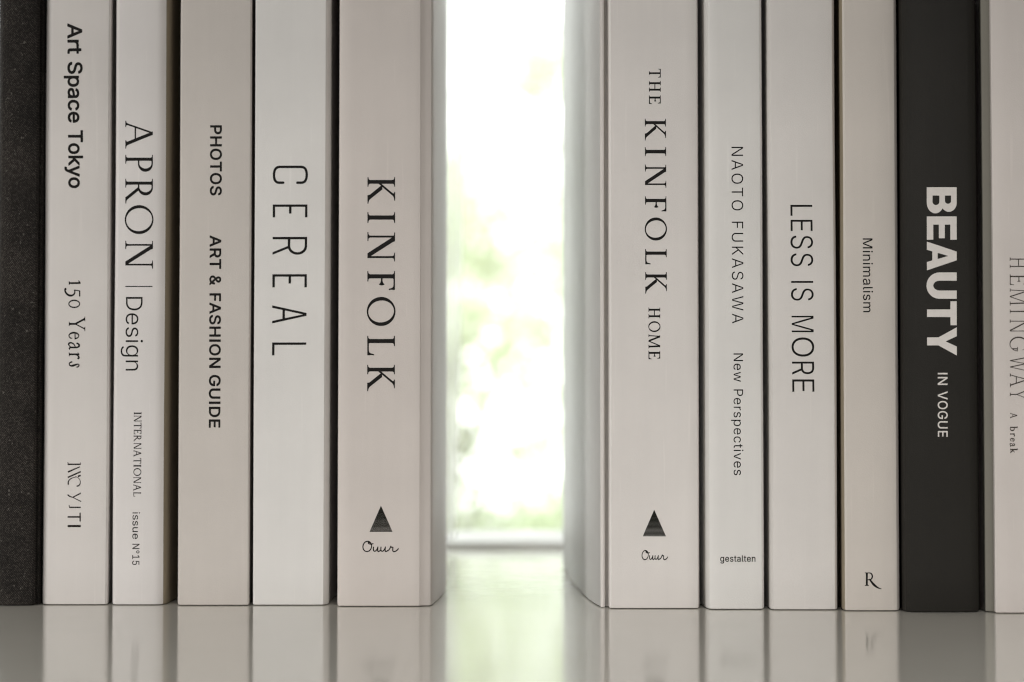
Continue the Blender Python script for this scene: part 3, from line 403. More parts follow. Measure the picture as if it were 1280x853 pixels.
    'tO': '852,869 780,931 692,980 598,1010 499,1020 400,1010 306,980 218,931 142,865 80,785 56,744 21,656 0,551 0,452 20,348 57,254 110,172 179,100 262,42 356,2 449,-17 543,-18 642,2 731,40 813,95 857,137 915,210 963,304 990,397 1000,502 991,601 962,700 916,788;715,843 767,782 809,711 838,634 851,584 861,502 860,452 850,370 827,293 792,221 765,183 714,130 653,89 587,65 521,56 477,59 411,76 341,111 260,183 208,254 171,331 147,419 137,540 147,628 172,711 212,788 278,865 345,911 411,935 482,944 521,941 582,926 653,891',
    'tM': '926,1000 769,997 750,909 488,158 483,163 240,920 221,997 51,997 53,953 90,938 104,925 104,920 60,106 53,78 41,62 26,53 1,50 0,1 194,1 193,50 164,51 144,60 131,78 128,100 164,763 409,1 533,0 526,40 784,777 809,100 804,78 793,62 750,45 750,7 754,0 1000,0 1000,48 970,52 953,62 941,78 934,106 904,947 929,953',
    's-9N': '997,1000 862,1000 859,994 859,350 868,154 855,144 843,149 719,323 177,994 171,1000 0,1000 0,0 139,3 139,591 127,849 135,859 157,844 345,591 821,3 1000,3',
    's-9A': '577,1000 421,1000 416,994 0,2 135,3 243,266 239,277 253,284 755,283 761,277 755,266 865,3 1000,3;505,913 596,658 709,384 700,379 298,380 289,390 392,642 487,910 492,915',
    's-9O': '831,902 755,953 641,997 547,1012 408,1007 319,985 212,931 144,877 88,810 31,698 8,602 0,496 15,356 45,266 89,188 171,98 243,49 325,13 414,-7 547,-12 635,1 723,31 795,70 862,126 913,188 957,266 986,356 1000,451 995,597 973,692 938,771 889,843;749,826 792,782 830,726 858,658 875,586 880,502 875,418 857,339 828,272 793,219 746,171 692,134 629,107 540,89 471,89 401,99 338,121 279,154 213,216 171,277 143,345 124,451 123,541 143,653 173,726 230,804 281,847 344,882 433,907 534,911 603,900 692,866',
    's-9T': '994,1000 4,1000 0,994 4,904 413,904 426,899 428,2 574,3 575,899 585,904 997,905 1000,994',
    's-9F': '993,1000 0,1000 0,0 181,3 187,441 923,446 918,538 187,541 183,899 197,904 993,904 1000,910 1000,989',
    's-9U': '1000,1000 863,1000 859,994 858,345 848,277 829,233 777,171 696,121 603,93 502,85 400,93 307,121 225,171 173,233 153,277 142,345 142,994 140,1000 3,1000 0,339 7,272 28,210 63,154 111,104 198,47 278,15 400,-11 502,-16 639,-6 725,15 805,48 890,104 939,154 985,238 1000,305',
    's-9K': '983,1000 803,999 346,630 158,469 144,479 145,994 143,1000 0,1000 0,0 145,3 147,328 375,509 391,502 371,479 826,2 1000,3 463,569 991,994',
    's-9S': '871,921 786,967 677,999 552,1013 428,1010 311,991 225,964 146,922 78,860 42,787 39,703 62,643 124,579 194,539 288,505 614,434 731,400 778,378 817,350 842,317 851,289 851,249 840,215 817,181 771,143 677,102 622,90 537,81 467,81 389,89 319,105 272,123 228,149 196,177 172,210 155,255 7,255 0,249 9,210 48,137 115,76 202,31 280,6 404,-14 552,-17 653,-7 739,10 840,48 902,86 959,143 995,216 1000,294 975,367 918,428 848,470 762,503 653,532 412,581 303,614 220,664 198,692 187,726 187,759 197,793 225,832 256,858 295,879 358,901 474,917 544,917 622,907 723,875 759,854 797,821 832,757 972,757 979,759 973,793 950,843 918,883',
    's-9W': '1000,1000 917,1000 913,994 788,378 744,126 737,116 728,119 726,126 689,334 553,998 452,1000 447,996 313,345 275,126 268,116 259,118 256,126 219,345 87,994 83,1000 0,1000 211,3 319,3 459,664 492,860 500,866 508,854 542,658 681,3 789,3',
    's-2N': '998,998 849,1000 844,993 849,156 718,336 187,998 2,998 0,5 5,0 151,0 157,5 157,584 145,838 151,843 344,584 810,5 821,0 995,0 1000,5',
    's-2e': '851,667 770,709 661,740 544,754 418,750 324,733 241,706 167,667 89,601 41,535 7,441 0,363 15,264 43,198 88,137 145,87 242,34 326,6 427,-11 527,-16 644,-9 736,8 823,38 894,76 945,120 980,176 811,204 786,170 753,142 703,115 652,100 577,89 502,88 435,94 376,107 294,143 239,187 198,247 179,325 167,330 184,334 1000,336 997,446 973,529 927,601;723,595 778,543 807,490 820,437 837,434 180,435 197,496 245,562 307,606 376,635 477,651 569,648 652,630',
    's-2w': '1000,744 886,745 881,739 780,369 726,148 718,140 565,739 562,745 442,744 340,369 288,148 280,134 221,374 121,739 118,745 0,744 221,1 329,0 337,5 502,609 570,341 665,5 675,0 778,0 783,5',
    's-2P': '879,909 818,943 750,969 612,995 499,1000 2,998 0,5 6,0 167,0 181,5 184,371 200,367 507,367 661,378 741,395 814,422 879,459 927,500 963,546 988,601 1000,656 1000,711 989,767 963,822 927,868;746,833 777,805 806,761 818,722 821,667 812,623 790,579 760,546 729,524 661,494 564,477 200,474 179,479 184,891 572,889 661,872',
    's-2r': '1000,751 776,754 582,733 439,695 379,667 329,631 314,629 299,634 296,744 0,744 1,1 299,0 310,5 310,468 324,513 356,546 457,595 597,628 761,642 1000,639',
    's-2s': '873,679 777,721 672,744 556,754 432,752 336,742 229,717 144,682 77,634 41,579 37,513 68,452 125,408 192,378 278,354 624,302 691,288 758,258 791,214 783,170 736,132 652,101 537,87 413,89 297,114 230,151 182,205 0,183 15,143 60,93 108,60 184,27 259,6 374,-11 499,-16 633,-9 748,10 835,36 911,73 958,109 994,165 1000,231 979,281 916,336 854,364 759,391 422,441 336,460 269,491 240,535 250,579 297,616 374,643 470,655 585,653 677,634 740,601 796,548 969,571 973,579 941,623',
    's-2p': '838,673 763,711 662,742 570,753 461,752 377,740 314,717 260,687 193,628 176,626 169,634 168,744 0,744 0,-281 168,-282 174,-277 176,116 193,115 277,43 352,8 427,-10 528,-16 653,-5 737,17 838,66 919,137 961,198 987,264 1000,336 995,441 975,513 941,573 894,629;704,598 743,568 775,529 804,474 817,424 817,319 804,270 773,209 739,170 703,143 620,104 561,92 494,88 427,93 369,105 302,134 252,170 211,220 187,270 172,347 175,424 187,474 219,535 254,573 311,612 369,635 427,647 528,650 595,642 653,624',
    's-2c': '886,667 798,710 687,741 558,754 429,749 334,733 249,705 149,651 92,601 31,513 7,441 0,363 15,264 45,198 92,137 150,87 249,34 334,5 429,-11 532,-16 635,-10 721,5 807,32 884,71 948,120 1000,198 833,226 798,181 764,150 721,125 669,106 601,92 532,88 455,92 395,104 309,142 249,192 209,253 186,341 189,419 221,507 270,568 336,612 393,634 455,647 549,651 635,641 699,623 755,594 793,562 824,517 996,546 958,606',
    's-2t': '574,924 300,926 286,921 287,744 10,744 0,739 0,651 12,646 316,645 286,640 286,181 300,126 349,76 464,27 574,5 711,-7 930,-4 1000,5 949,98 793,94 697,100 629,117 588,148 575,192 575,640 558,645 944,646 957,651 957,739 944,745 587,745 575,750',
    's-2i': '826,744 146,745 133,739 146,1 824,0 848,5 848,739;857,1006 688,1024 519,1029 350,1026 180,1012 52,987 0,960 12,932 99,905 248,884 451,874 654,878 824,893 959,920 1000,949 964,982',
    's-2v': '1000,744 822,745 817,739 576,281 500,112 425,281 184,739 178,745 0,744 412,0 581,0 592,5',
    's20g': '991,750 975,755 795,754 778,739 772,674 694,724 600,755 476,765 351,754 265,730 192,697 111,639 62,584 28,523 7,454 0,380 6,311 26,242 45,205 85,152 139,105 203,67 304,30 390,14 476,9 569,14 647,31 710,57 773,100 771,-17 756,-59 721,-96 647,-129 585,-141 515,-145 398,-136 316,-107 235,-43 218,-38 54,-98 47,-117 104,-175 164,-215 234,-245 327,-269 437,-282 554,-284 671,-273 756,-255 850,-219 911,-181 954,-138 984,-86 1000,-1 1000,734;686,573 719,544 743,512 772,427 775,359 768,316 753,274 730,237 671,187 632,169 585,157 476,151 421,157 374,170 320,198 287,226 254,274 238,316 231,364 233,427 251,486 276,528 312,565 352,591 398,610 452,620 530,623 585,616 634,602',
    's20e': '848,676 767,718 658,751 540,764 415,760 321,743 236,713 164,674 88,607 42,544 7,449 0,369 15,269 44,200 87,142 146,89 243,35 329,7 423,-10 524,-15 634,-9 733,10 814,38 889,78 933,115 973,168 983,189 979,201 963,209 791,238 767,232 740,195 708,168 634,137 524,126 470,129 399,142 329,173 282,211 248,263 234,311 235,319 243,320 971,320 993,327 1000,338 999,422 972,533 926,607;687,575 741,517 763,464 759,456 235,459 255,507 290,550 339,586 407,613 477,623 564,621 634,604',
    's20s': '872,687 777,730 670,754 555,764 430,762 341,752 235,726 146,688 84,643 43,581 38,512 59,459 123,401 191,368 279,341 661,278 714,254 737,221 725,184 675,152 599,132 501,124 404,131 333,149 281,179 244,231 226,239 13,213 0,195 19,152 48,115 93,77 173,35 262,8 377,-10 501,-15 634,-8 723,6 827,36 892,66 954,113 994,174 1000,248 977,300 919,354 848,388 759,415 439,464 368,481 320,501 297,533 302,565 341,597 404,618 484,628 581,625 652,608 700,581 742,533 759,525 963,550 977,560 979,570 958,607 926,644',
    's20t': '603,924 578,929 307,929 270,923 257,909 257,760 245,755 35,755 11,748 0,734 1,634 35,619 257,618 258,189 272,137 319,85 356,62 430,32 553,5 689,-6 874,-5 973,5 1000,20 943,131 911,140 775,133 689,137 642,152 621,179 617,613 627,618 911,618 944,623 960,639 959,739 923,755 627,755 617,761 617,909',
    's20a': '885,692 811,724 708,751 579,764 467,763 338,747 244,723 158,687 87,639 32,570 37,560 63,550 252,518 269,525 321,574 380,602 467,622 562,625 639,616 700,595 739,560 753,517 751,490 725,476 398,446 261,427 140,393 60,348 29,316 6,269 0,221 7,174 26,131 57,94 106,57 158,31 218,10 312,-9 390,-15 493,-14 562,-7 639,11 700,34 751,63 758,15 777,1 975,0 1000,10 1000,544 984,591 961,628 923,665;751,345 753,269 737,226 691,180 622,147 527,127 416,126 330,141 295,155 269,174 253,205 259,248 278,269 321,290 433,313',
    's20l': '532,993 479,1000 64,1000 16,993 0,983 4,152 67,84 120,59 215,31 307,15 460,1 705,-4 950,6 988,14 1000,25 913,133 856,141 705,137 611,141 573,152 556,174 549,977',
    's20n': '879,692 821,722 761,742 692,756 615,764 520,764 400,746 322,720 253,682 245,687 244,739 227,753 29,755 10,750 0,734 0,20 12,4 29,0 219,0 246,10 251,449 260,501 296,554 348,589 425,614 511,622 589,617 666,593 717,554 742,512 749,464 753,10 778,0 968,0 994,8 1000,20 994,533 962,613 926,655',
    's-12L': '181,997 1,997 0,6 9,0 1000,0 1000,90 203,90 185,96',
    's-12E': '991,1000 1,997 0,6 8,0 1000,0 1000,90 194,90 177,96 173,107 173,445 184,459 935,461 938,468 938,547 926,551 184,552 173,564 175,902 194,910 991,910',
    's-12S': '873,920 786,966 676,998 550,1013 425,1010 338,998 228,966 142,921 77,862 39,789 36,704 57,648 77,620 122,580 197,540 283,508 613,437 731,403 785,378 818,354 842,327 856,287 856,248 843,209 819,175 778,141 731,116 676,97 597,81 535,75 417,79 307,102 244,129 202,158 165,203 148,248 0,250 15,186 61,118 115,73 197,31 275,6 401,-14 550,-17 645,-9 739,11 841,49 920,101 959,144 993,214 1000,265 996,310 965,378 905,434 825,476 739,507 417,576 299,611 244,639 209,665 188,693 177,727 187,795 215,834 249,862 291,885 354,907 472,923 542,922 621,913 723,881 763,859 802,824 833,762 975,762 969,800 947,845 915,885',
    's-12I': '0,0 1000,0 1000,1000 0,1000',
    's-12M': '1000,999 836,997 586,349 517,141 514,134 503,130 487,141 419,349 165,997 0,997 0,6 5,0 95,0 100,6 96,851 101,867 112,870 122,862 214,597 452,3 548,0 783,597 875,862 887,873 897,868 902,851 897,6 898,0 1000,0',
    's-12O': '832,902 757,953 687,984 641,997 547,1012 413,1007 324,986 241,950 146,879 89,811 45,733 8,603 0,496 16,355 46,265 91,186 171,98 241,50 324,13 413,-7 547,-12 636,1 719,29 795,70 860,124 912,186 957,265 986,355 1000,451 995,597 973,693 938,772 888,845;751,833 798,783 836,727 864,659 881,586 887,502 881,417 863,338 834,270 796,214 751,167 695,130 636,104 566,87 471,83 401,94 337,115 273,151 206,214 165,276 137,344 118,451 117,541 129,626 167,727 209,789 276,851 337,885 432,913 534,917 604,906 693,871',
    's-12R': '848,914 790,947 720,972 592,995 480,1000 1,997 0,6 7,0 143,0 150,6 151,372 136,383 141,394 536,399 554,394 556,383 548,372 832,0 1000,0 690,411 696,420 792,451 868,496 913,541 952,614 965,699 951,783 912,855;737,851 769,823 793,789 812,738 816,693 808,642 792,603 765,569 729,541 648,507 552,492 151,489 136,496 136,507 150,518 150,896 156,907 552,907 648,891 696,874',
    's4M': '1000,998 814,997 568,360 502,160 436,360 186,998 1,998 0,5 4,0 125,0 129,5 126,796 130,812 211,583 441,5 447,0 551,0 559,5 782,572 869,818 868,5 874,0 1000,3',
    's4n': '880,687 820,717 729,743 620,756 519,756 438,746 328,715 256,676 210,636 203,643 196,747 0,747 1,1 201,0 208,5 208,447 224,518 265,569 334,611 410,632 510,642 601,635 685,611 738,577 779,518 788,463 788,5 801,0 993,0 1000,5 995,529 961,611 929,649',
    's4m': '929,698 879,734 823,754 763,761 702,755 647,738 597,709 552,665 525,621 497,676 448,727 387,754 315,760 255,748 205,724 157,682 128,637 122,746 0,747 1,1 122,0 127,5 127,469 133,523 151,567 188,610 238,636 293,644 348,635 382,618 415,583 431,545 435,507 437,2 558,0 564,5 564,485 569,529 589,578 625,615 669,637 724,644 779,636 823,614 853,583 868,545 872,496 873,4 879,0 1000,2 998,551 978,627 957,665',
    's4a': '885,687 809,719 709,744 581,756 463,755 336,740 235,715 153,682 81,632 33,578 35,568 226,534 301,594 390,629 508,645 636,638 700,622 745,598 778,562 792,518 785,480 745,461 399,429 254,410 130,376 53,334 24,305 0,256 1,169 21,125 53,88 91,60 144,32 208,10 308,-10 417,-17 518,-12 599,1 681,27 744,60 791,98 800,1 1000,1 1000,545 985,589 960,627;791,365 792,261 777,218 727,165 663,130 554,102 417,98 308,114 263,132 234,152 212,185 212,234 236,267 288,294 408,321 681,346',
    's4l': '489,998 31,1000 3,998 0,993 5,141 72,76 222,28 455,1 752,-4 964,4 1000,10 919,109 900,114 731,109 604,114 535,130 501,163',
    'hB': '859,906 814,940 755,969 691,989 626,999 0,997 2,1 587,0 671,6 749,22 820,49 881,84 933,128 985,205 1000,260 1000,309 983,370 950,423 905,469 811,529 863,568 902,612 929,661 941,711 941,760 926,815 902,859;645,387 676,342 683,293 663,243 626,209 593,196 561,190 318,194 321,420 567,419 611,408;600,785 627,749 636,700 622,656 589,623 542,606 320,606 320,810 542,809 574,801',
    'hE': '998,1000 0,997 2,1 1000,1 998,215 354,215 351,221 354,400 936,403 934,599 354,600 351,782 998,785',
    'hA': '650,998 348,997 0,0 285,0 339,177 348,180 655,180 712,0 1000,1;502,713 605,364 598,360 399,360 396,370 496,708',
    'hU': '1000,997 686,997 686,419 678,359 655,304 614,254 559,221 502,210 445,220 394,248 349,298 322,359 314,419 314,997 0,997 0,419 9,337 38,254 85,177 148,111 221,59 311,18 400,-6 502,-15 598,-6 694,19 778,58 854,113 915,177 944,220 978,293 998,381',
    'hT': '1000,997 0,997 4,785 341,782 343,1 658,1 659,782 1000,788',
    'hY': '1000,997 687,1000 501,622 315,999 0,997 357,381 359,1 642,1 643,381',
    's14I': '0,0 1000,0 1000,1000 0,1000',
    's14N': '1000,995 987,1000 832,1000 815,988 818,245 812,236 727,352 213,996 199,1000 18,1000 4,995 0,15 5,4 18,0 172,0 189,9 186,774 341,566 791,4 805,0 987,0 1000,5',
    's14V': '1000,994 988,1000 841,1000 825,994 587,394 505,170 499,174 418,394 174,994 164,1000 109,1000 11,1000 0,994 0,978 414,2 585,0 598,9 1000,978',
    's14O': '831,900 757,951 685,983 639,997 543,1011 412,1007 322,985 238,947 144,876 88,809 63,769 30,694 7,598 0,496 15,357 46,266 88,191 116,154 170,100 244,49 322,15 412,-7 543,-12 633,2 717,29 795,72 861,127 913,191 955,266 985,357 1000,496 993,598 972,689 937,769 886,844;718,796 758,753 790,705 815,646 830,576 835,501 830,421 814,352 788,293 756,245 717,204 669,170 615,147 537,130 471,130 412,139 358,158 287,202 245,245 199,320 178,384 167,464 171,576 186,646 211,705 261,774 310,816 382,852 442,867 531,870 591,860 669,829',
    's14G': '866,892 784,949 685,989 573,1010 462,1011 412,1005 331,986 244,949 170,898 89,811 42,726 15,646 5,598 0,453 14,357 45,266 89,189 139,130 172,100 244,52 331,15 424,-6 524,-13 648,-1 728,21 805,57 866,100 934,175 972,245 993,320 1000,501 989,516 555,516 540,512 536,501 536,394 542,383 828,378 819,325 801,277 773,234 743,202 703,174 660,153 604,136 548,129 462,133 400,147 344,170 289,207 236,266 202,325 181,389 171,459 171,539 181,608 201,673 230,726 269,776 313,812 362,840 418,860 480,870 530,871 586,866 635,853 691,828 747,784 784,737 821,668 982,668 991,683 959,774 918,839',
    's14U': '999,994 985,1000 829,1000 815,996 810,988 810,352 801,293 785,255 742,202 672,157 590,133 502,126 413,133 331,157 260,202 216,255 200,293 191,352 191,988 175,1000 18,1000 3,994 0,346 7,277 30,213 81,138 134,89 202,47 311,7 406,-11 502,-16 638,-5 726,17 801,48 868,89 938,157 985,245 1000,314',
    's14E': '982,998 22,1000 3,994 0,15 14,1 974,0 999,9 1000,122 982,136 243,136 239,143 243,437 914,437 935,443 940,453 940,560 923,573 243,574 239,860 252,864 974,864 992,876 991,988',
    'mH': '1000,997 681,997 684,966 760,962 781,951 792,931 794,529 781,524 210,524 208,931 217,949 238,962 318,969 318,997 0,997 4,966 66,965 93,956 107,942 112,914 112,78 105,56 86,40 59,34 4,34 2,1 317,1 319,29 313,34 238,38 217,51 207,73 210,476 793,474 791,67 781,49 760,38 684,34 683,1 998,1 1000,29 994,34 916,40 895,56 888,78 888,914 891,936 904,954 932,965 994,966 1000,969',
    'mE': '914,997 0,997 5,966 83,965 118,956 136,942 143,914 143,78 134,56 110,40 75,34 5,34 5,0 977,1 983,51 973,100 1000,238 993,244 938,243 901,95 879,68 844,53 800,48 284,48 271,56 263,78 267,496 521,496 564,491 616,469 652,422 660,420 691,496 690,551 660,620 652,618 610,568 555,547 264,546 262,914 269,942 276,949 293,952 730,952 783,946 818,931 837,909 878,777 931,776 936,782 911,903 919,947',
    'mM': '926,1000 779,997 768,920 479,89 211,920 203,997 56,1000 52,991 56,966 95,965 118,953 71,84 65,56 51,41 31,34 1,34 0,1 193,0 195,7 193,34 134,38 121,51 114,73 159,870 439,1 503,0 504,18 808,889 838,73 832,51 818,38 754,34 750,29 750,7 754,0 1000,0 1000,34 931,38 915,51 906,78 875,958 877,966 926,966',
    'mI': '999,997 0,997 12,966 206,965 292,956 335,942 353,914 352,78 331,56 271,40 184,34 12,34 12,0 982,0 1000,7 1000,29 982,34 788,35 702,45 660,62 647,89 649,925 680,949 745,962 999,969',
    'mN': '1000,997 730,997 733,966 785,966 811,960 828,947 836,925 836,100 831,90 273,920 263,942 256,997 3,997 3,969 8,966 80,965 105,958 105,89 100,59 80,40 54,34 2,34 0,1 263,0 269,7 269,29 263,34 189,40 169,56 162,78 165,920 784,1 892,1 894,925 903,948 922,961 1000,969',
    'mG': '884,980 845,980 856,869 784,930 740,958 646,998 552,1017 502,1020 403,1010 309,980 226,934 150,870 111,826 62,749 38,700 11,606 0,502 9,403 38,301 85,210 147,133 221,70 269,40 359,2 453,-17 552,-17 646,2 696,20 781,67 845,120 862,122 863,139 920,210 965,298 995,397 1000,449 956,450 945,460 696,458 696,430 701,426 762,421 778,408 784,394 786,128 755,100 679,59 602,35 519,28 436,40 353,70 281,115 216,177 165,249 126,331 103,419 95,513 104,601 115,650 130,694 169,771 226,845 287,898 326,922 403,955 486,971 569,968 652,947 729,909 801,852 859,843 874,727 878,720 900,720 904,727;945,425 931,353 916,309 897,265 862,210 862,381 867,403 878,417 895,424',
    'mW': '1000,1000 811,997 811,968 860,960 869,947 870,925 689,116 508,925 509,947 518,960 531,965 570,967 570,999 365,997 365,969 368,966 412,964 434,948 445,925 452,892 307,136 303,139 140,925 141,947 154,962 211,966 213,997 0,1000 0,966 53,960 70,943 79,920 271,1 330,1 326,29 474,800 651,7 654,0 713,1 710,29 910,925 921,947 939,962 1000,966',
    'mA': '490,997 401,997 406,980 95,78 81,57 63,43 38,35 2,34 0,1 230,1 228,34 169,40 157,51 155,67 247,338 657,340 665,337 771,67 769,51 758,40 706,34 700,29 700,1 1000,0 1000,34 902,39 878,52 859,76;443,892 641,397 639,388 265,392 437,890',
    'mY': '1000,997 704,997 707,966 776,961 789,949 787,931 513,461 507,464 225,931 225,953 238,962 313,966 317,997 0,998 0,967 88,960 113,947 134,925 457,397 455,67 444,48 426,37 357,34 357,0 645,1 645,29 638,34 570,39 553,51 544,67 542,397 857,930 882,951 908,962 995,966 1000,969',
    'bA': '534,997 358,997 372,958 81,111 70,89 53,73 0,56 3,0 231,1 233,56 199,71 192,95 278,340 621,338 715,100 715,78 698,62 700,1 1000,1 999,57 926,68 906,84 891,106;437,797 582,436 578,430 309,430 431,794',
    'bb': '349,1049 296,1051 261,1071 217,1074 41,1041 14,1028 0,1008 5,982 29,964 67,955 111,958 111,375 103,309 111,243 111,1 349,0 358,4 463,-23 596,-28 684,-15 763,10 833,46 904,100 964,177 991,243 1000,309 992,375 965,441 922,502 842,569 763,610 675,637 552,650 463,643 355,617;620,529 676,474 711,408 727,331 719,238 683,155 632,100 597,78 560,65 499,61 455,73 419,91 384,120 353,161 352,458 404,518 438,540 481,556 516,560 560,555',
    'br': '950,639 848,668 716,682 617,677 551,666 485,646 430,621 421,639 397,642 386,658 309,640 122,640 113,590 3,562 0,557 34,531 111,541 121,535 121,111 116,89 96,73 67,64 1,56 1,1 541,1 540,57 452,70 422,100 422,419 507,494 559,524 606,538 672,538 758,507 815,498 881,501 944,518 985,546 1000,579 988,612',
    'be': '825,563 741,601 640,627 507,640 404,634 311,615 221,584 147,544 80,491 34,433 1,348 0,276 18,216 61,150 143,78 219,37 311,5 404,-14 496,-20 558,-18 650,-5 743,20 815,51 887,97 927,133 927,144 774,275 728,177 663,111 620,88 579,75 527,70 486,74 415,100 363,139 321,194 297,260 292,315 301,350 1000,352 984,408 949,463 893,518;640,523 699,480 726,441 330,441 394,507 465,541 507,549 558,548 599,540',
    'ba': '672,656 598,685 514,701 421,703 347,693 268,672 204,645 144,606 99,562 73,518 70,491 88,463 133,439 189,433 245,443 278,463 310,505 348,535 388,551 449,561 486,556 524,535 557,474 562,430 384,396 254,354 152,304 83,254 37,205 0,133 0,62 49,-4 142,-49 245,-68 338,-67 440,-50 468,-42 626,35 747,-15 793,-22 960,10 997,34 1000,62 970,87 923,95 839,88 819,111 817,452 806,496 780,557 741,606;561,337 561,129 384,49 338,47 291,54 263,73 240,122 244,155 266,194 306,232 368,271 458,308',
    'bk': '368,1049 312,1051 275,1071 229,1074 43,1041 15,1028 0,1008 6,982 31,964 71,955 117,958 117,106 109,84 89,69 16,56 18,1 472,1 470,58 404,67 384,78 373,95 371,276 387,286 700,1 1000,0 567,397 549,403 881,639 684,639 377,421 372,425',
    'rR': '418,931 365,978 310,998 0,997 0,947 31,944 48,937 58,920 62,892 61,95 55,73 44,60 2,54 1,1 238,1 238,51 193,62 183,73 178,89 177,414 179,420 268,420 356,249 434,111 484,36 543,-34 670,-129 742,-170 818,-203 894,-228 979,-245 992,-241 1000,-219 992,-199 911,-160 843,-117 780,-66 722,-10 489,276 372,441 371,447 416,487 454,548 474,601 487,678 488,738 473,821 454,872;355,881 374,850 388,815 403,733 403,689 398,645 375,573 356,540 327,510 306,530 285,535 260,520 247,490 179,491 177,892 182,925 192,930 298,926 323,913',
    'oO': '986,776 970,786 949,790 822,760 782,832 764,845 752,870 714,909 633,965 543,997 490,1005 401,1000 348,988 258,948 176,887 106,805 53,714 17,612 0,502 4,392 28,287 71,194 106,144 171,78 251,29 306,8 395,-6 485,3 543,20 627,62 713,133 774,210 803,260 846,364 867,469 869,579 856,661 980,700 994,716 1000,738 996,760;759,652 773,573 772,485 765,436 740,353 717,304 670,232 616,177 580,149 511,114 469,102 401,95 359,99 290,120 232,155 200,184 155,243 119,320 99,403 96,496 108,579 122,628 160,711 211,782 274,840 338,877 380,893 448,905 506,901 509,898 488,881 478,865 472,815 491,766 527,724 580,689 638,667 706,654;712,760 706,756 659,765 618,782 582,810 585,812 638,797',
    'ou': '664,485 642,496 618,500 589,495 567,483 491,337 426,243 365,183 311,146 260,126 224,121 202,125 178,139 156,166 140,210 133,276 152,436 148,458 129,478 100,489 70,489 41,477 20,447 4,353 0,265 8,194 30,133 78,71 151,32 216,20 297,29 392,66 465,116 516,166 524,111 539,73 574,29 640,-1 698,-1 771,16 830,41 978,122 1000,150 998,177 968,203 932,210 903,204 720,109 684,99 665,106 649,172 650,232 683,452',
    'or': '986,337 957,350 926,341 871,260 821,206 763,160 706,125 643,98 595,87 559,88 543,95 529,111 518,150 515,216 533,419 526,447 511,462 496,469 433,480 380,474 328,556 307,568 286,569 265,559 251,540 215,419 166,320 92,223 8,150 1,133 0,111 18,80 50,70 73,78 128,122 182,177 228,238 270,309 307,391 312,393 328,377 349,370 428,379 433,375 419,210 423,133 442,67 480,18 496,7 543,-12 611,-12 674,3 748,35 816,76 884,131 947,199 995,276 1000,309',
    'f1': '999,997 0,997 15,979 500,936 500,84 107,51 15,-18 400,1 483,66 510,0 978,0 1000,7',
    'f2': '75,947 1,922 0,914 412,1 537,51;511,999 385,997 872,1 992,19 1000,23',
    'f3': '876,925 802,964 708,989 629,996 543,988 451,964 369,925 291,868 226,796 183,724 157,705 160,672 137,595 147,587 168,588 174,584 224,392 257,309 330,183 383,122 442,74 500,40 557,18 636,0 716,-5 809,4 831,15 846,34 849,56 843,73 824,90 795,99 651,90 600,97 550,113 498,139 452,172 412,210 364,271 291,408 233,590 213,689 270,777 334,838 399,881 478,915 550,930 622,933 694,923 752,903 802,873 843,832 869,782 884,711 893,694 924,677 968,680 989,694 1000,716 978,804 937,870;131,997 0,997 75,768 82,761 203,799 207,804',
    'f4': '985,1027 963,1038 940,1040 918,1034 898,1019 531,471 162,997 0,997 456,383 481,386 349,172 207,51 201,34 205,12 219,-4 240,-15 277,-20 309,-10 464,117 570,408 993,980 1000,1002',
    'f5': '1000,997 565,997 565,166 550,158 430,148 119,150 52,144 12,133 0,117 33,100 95,91 430,87 622,99 766,120 997,122',
    'f6': '1000,998 0,997 5,900 403,898 405,0 574,0 582,7 582,898 1000,901',
    'f7': '991,999 0,997 25,0 1000,1',
}
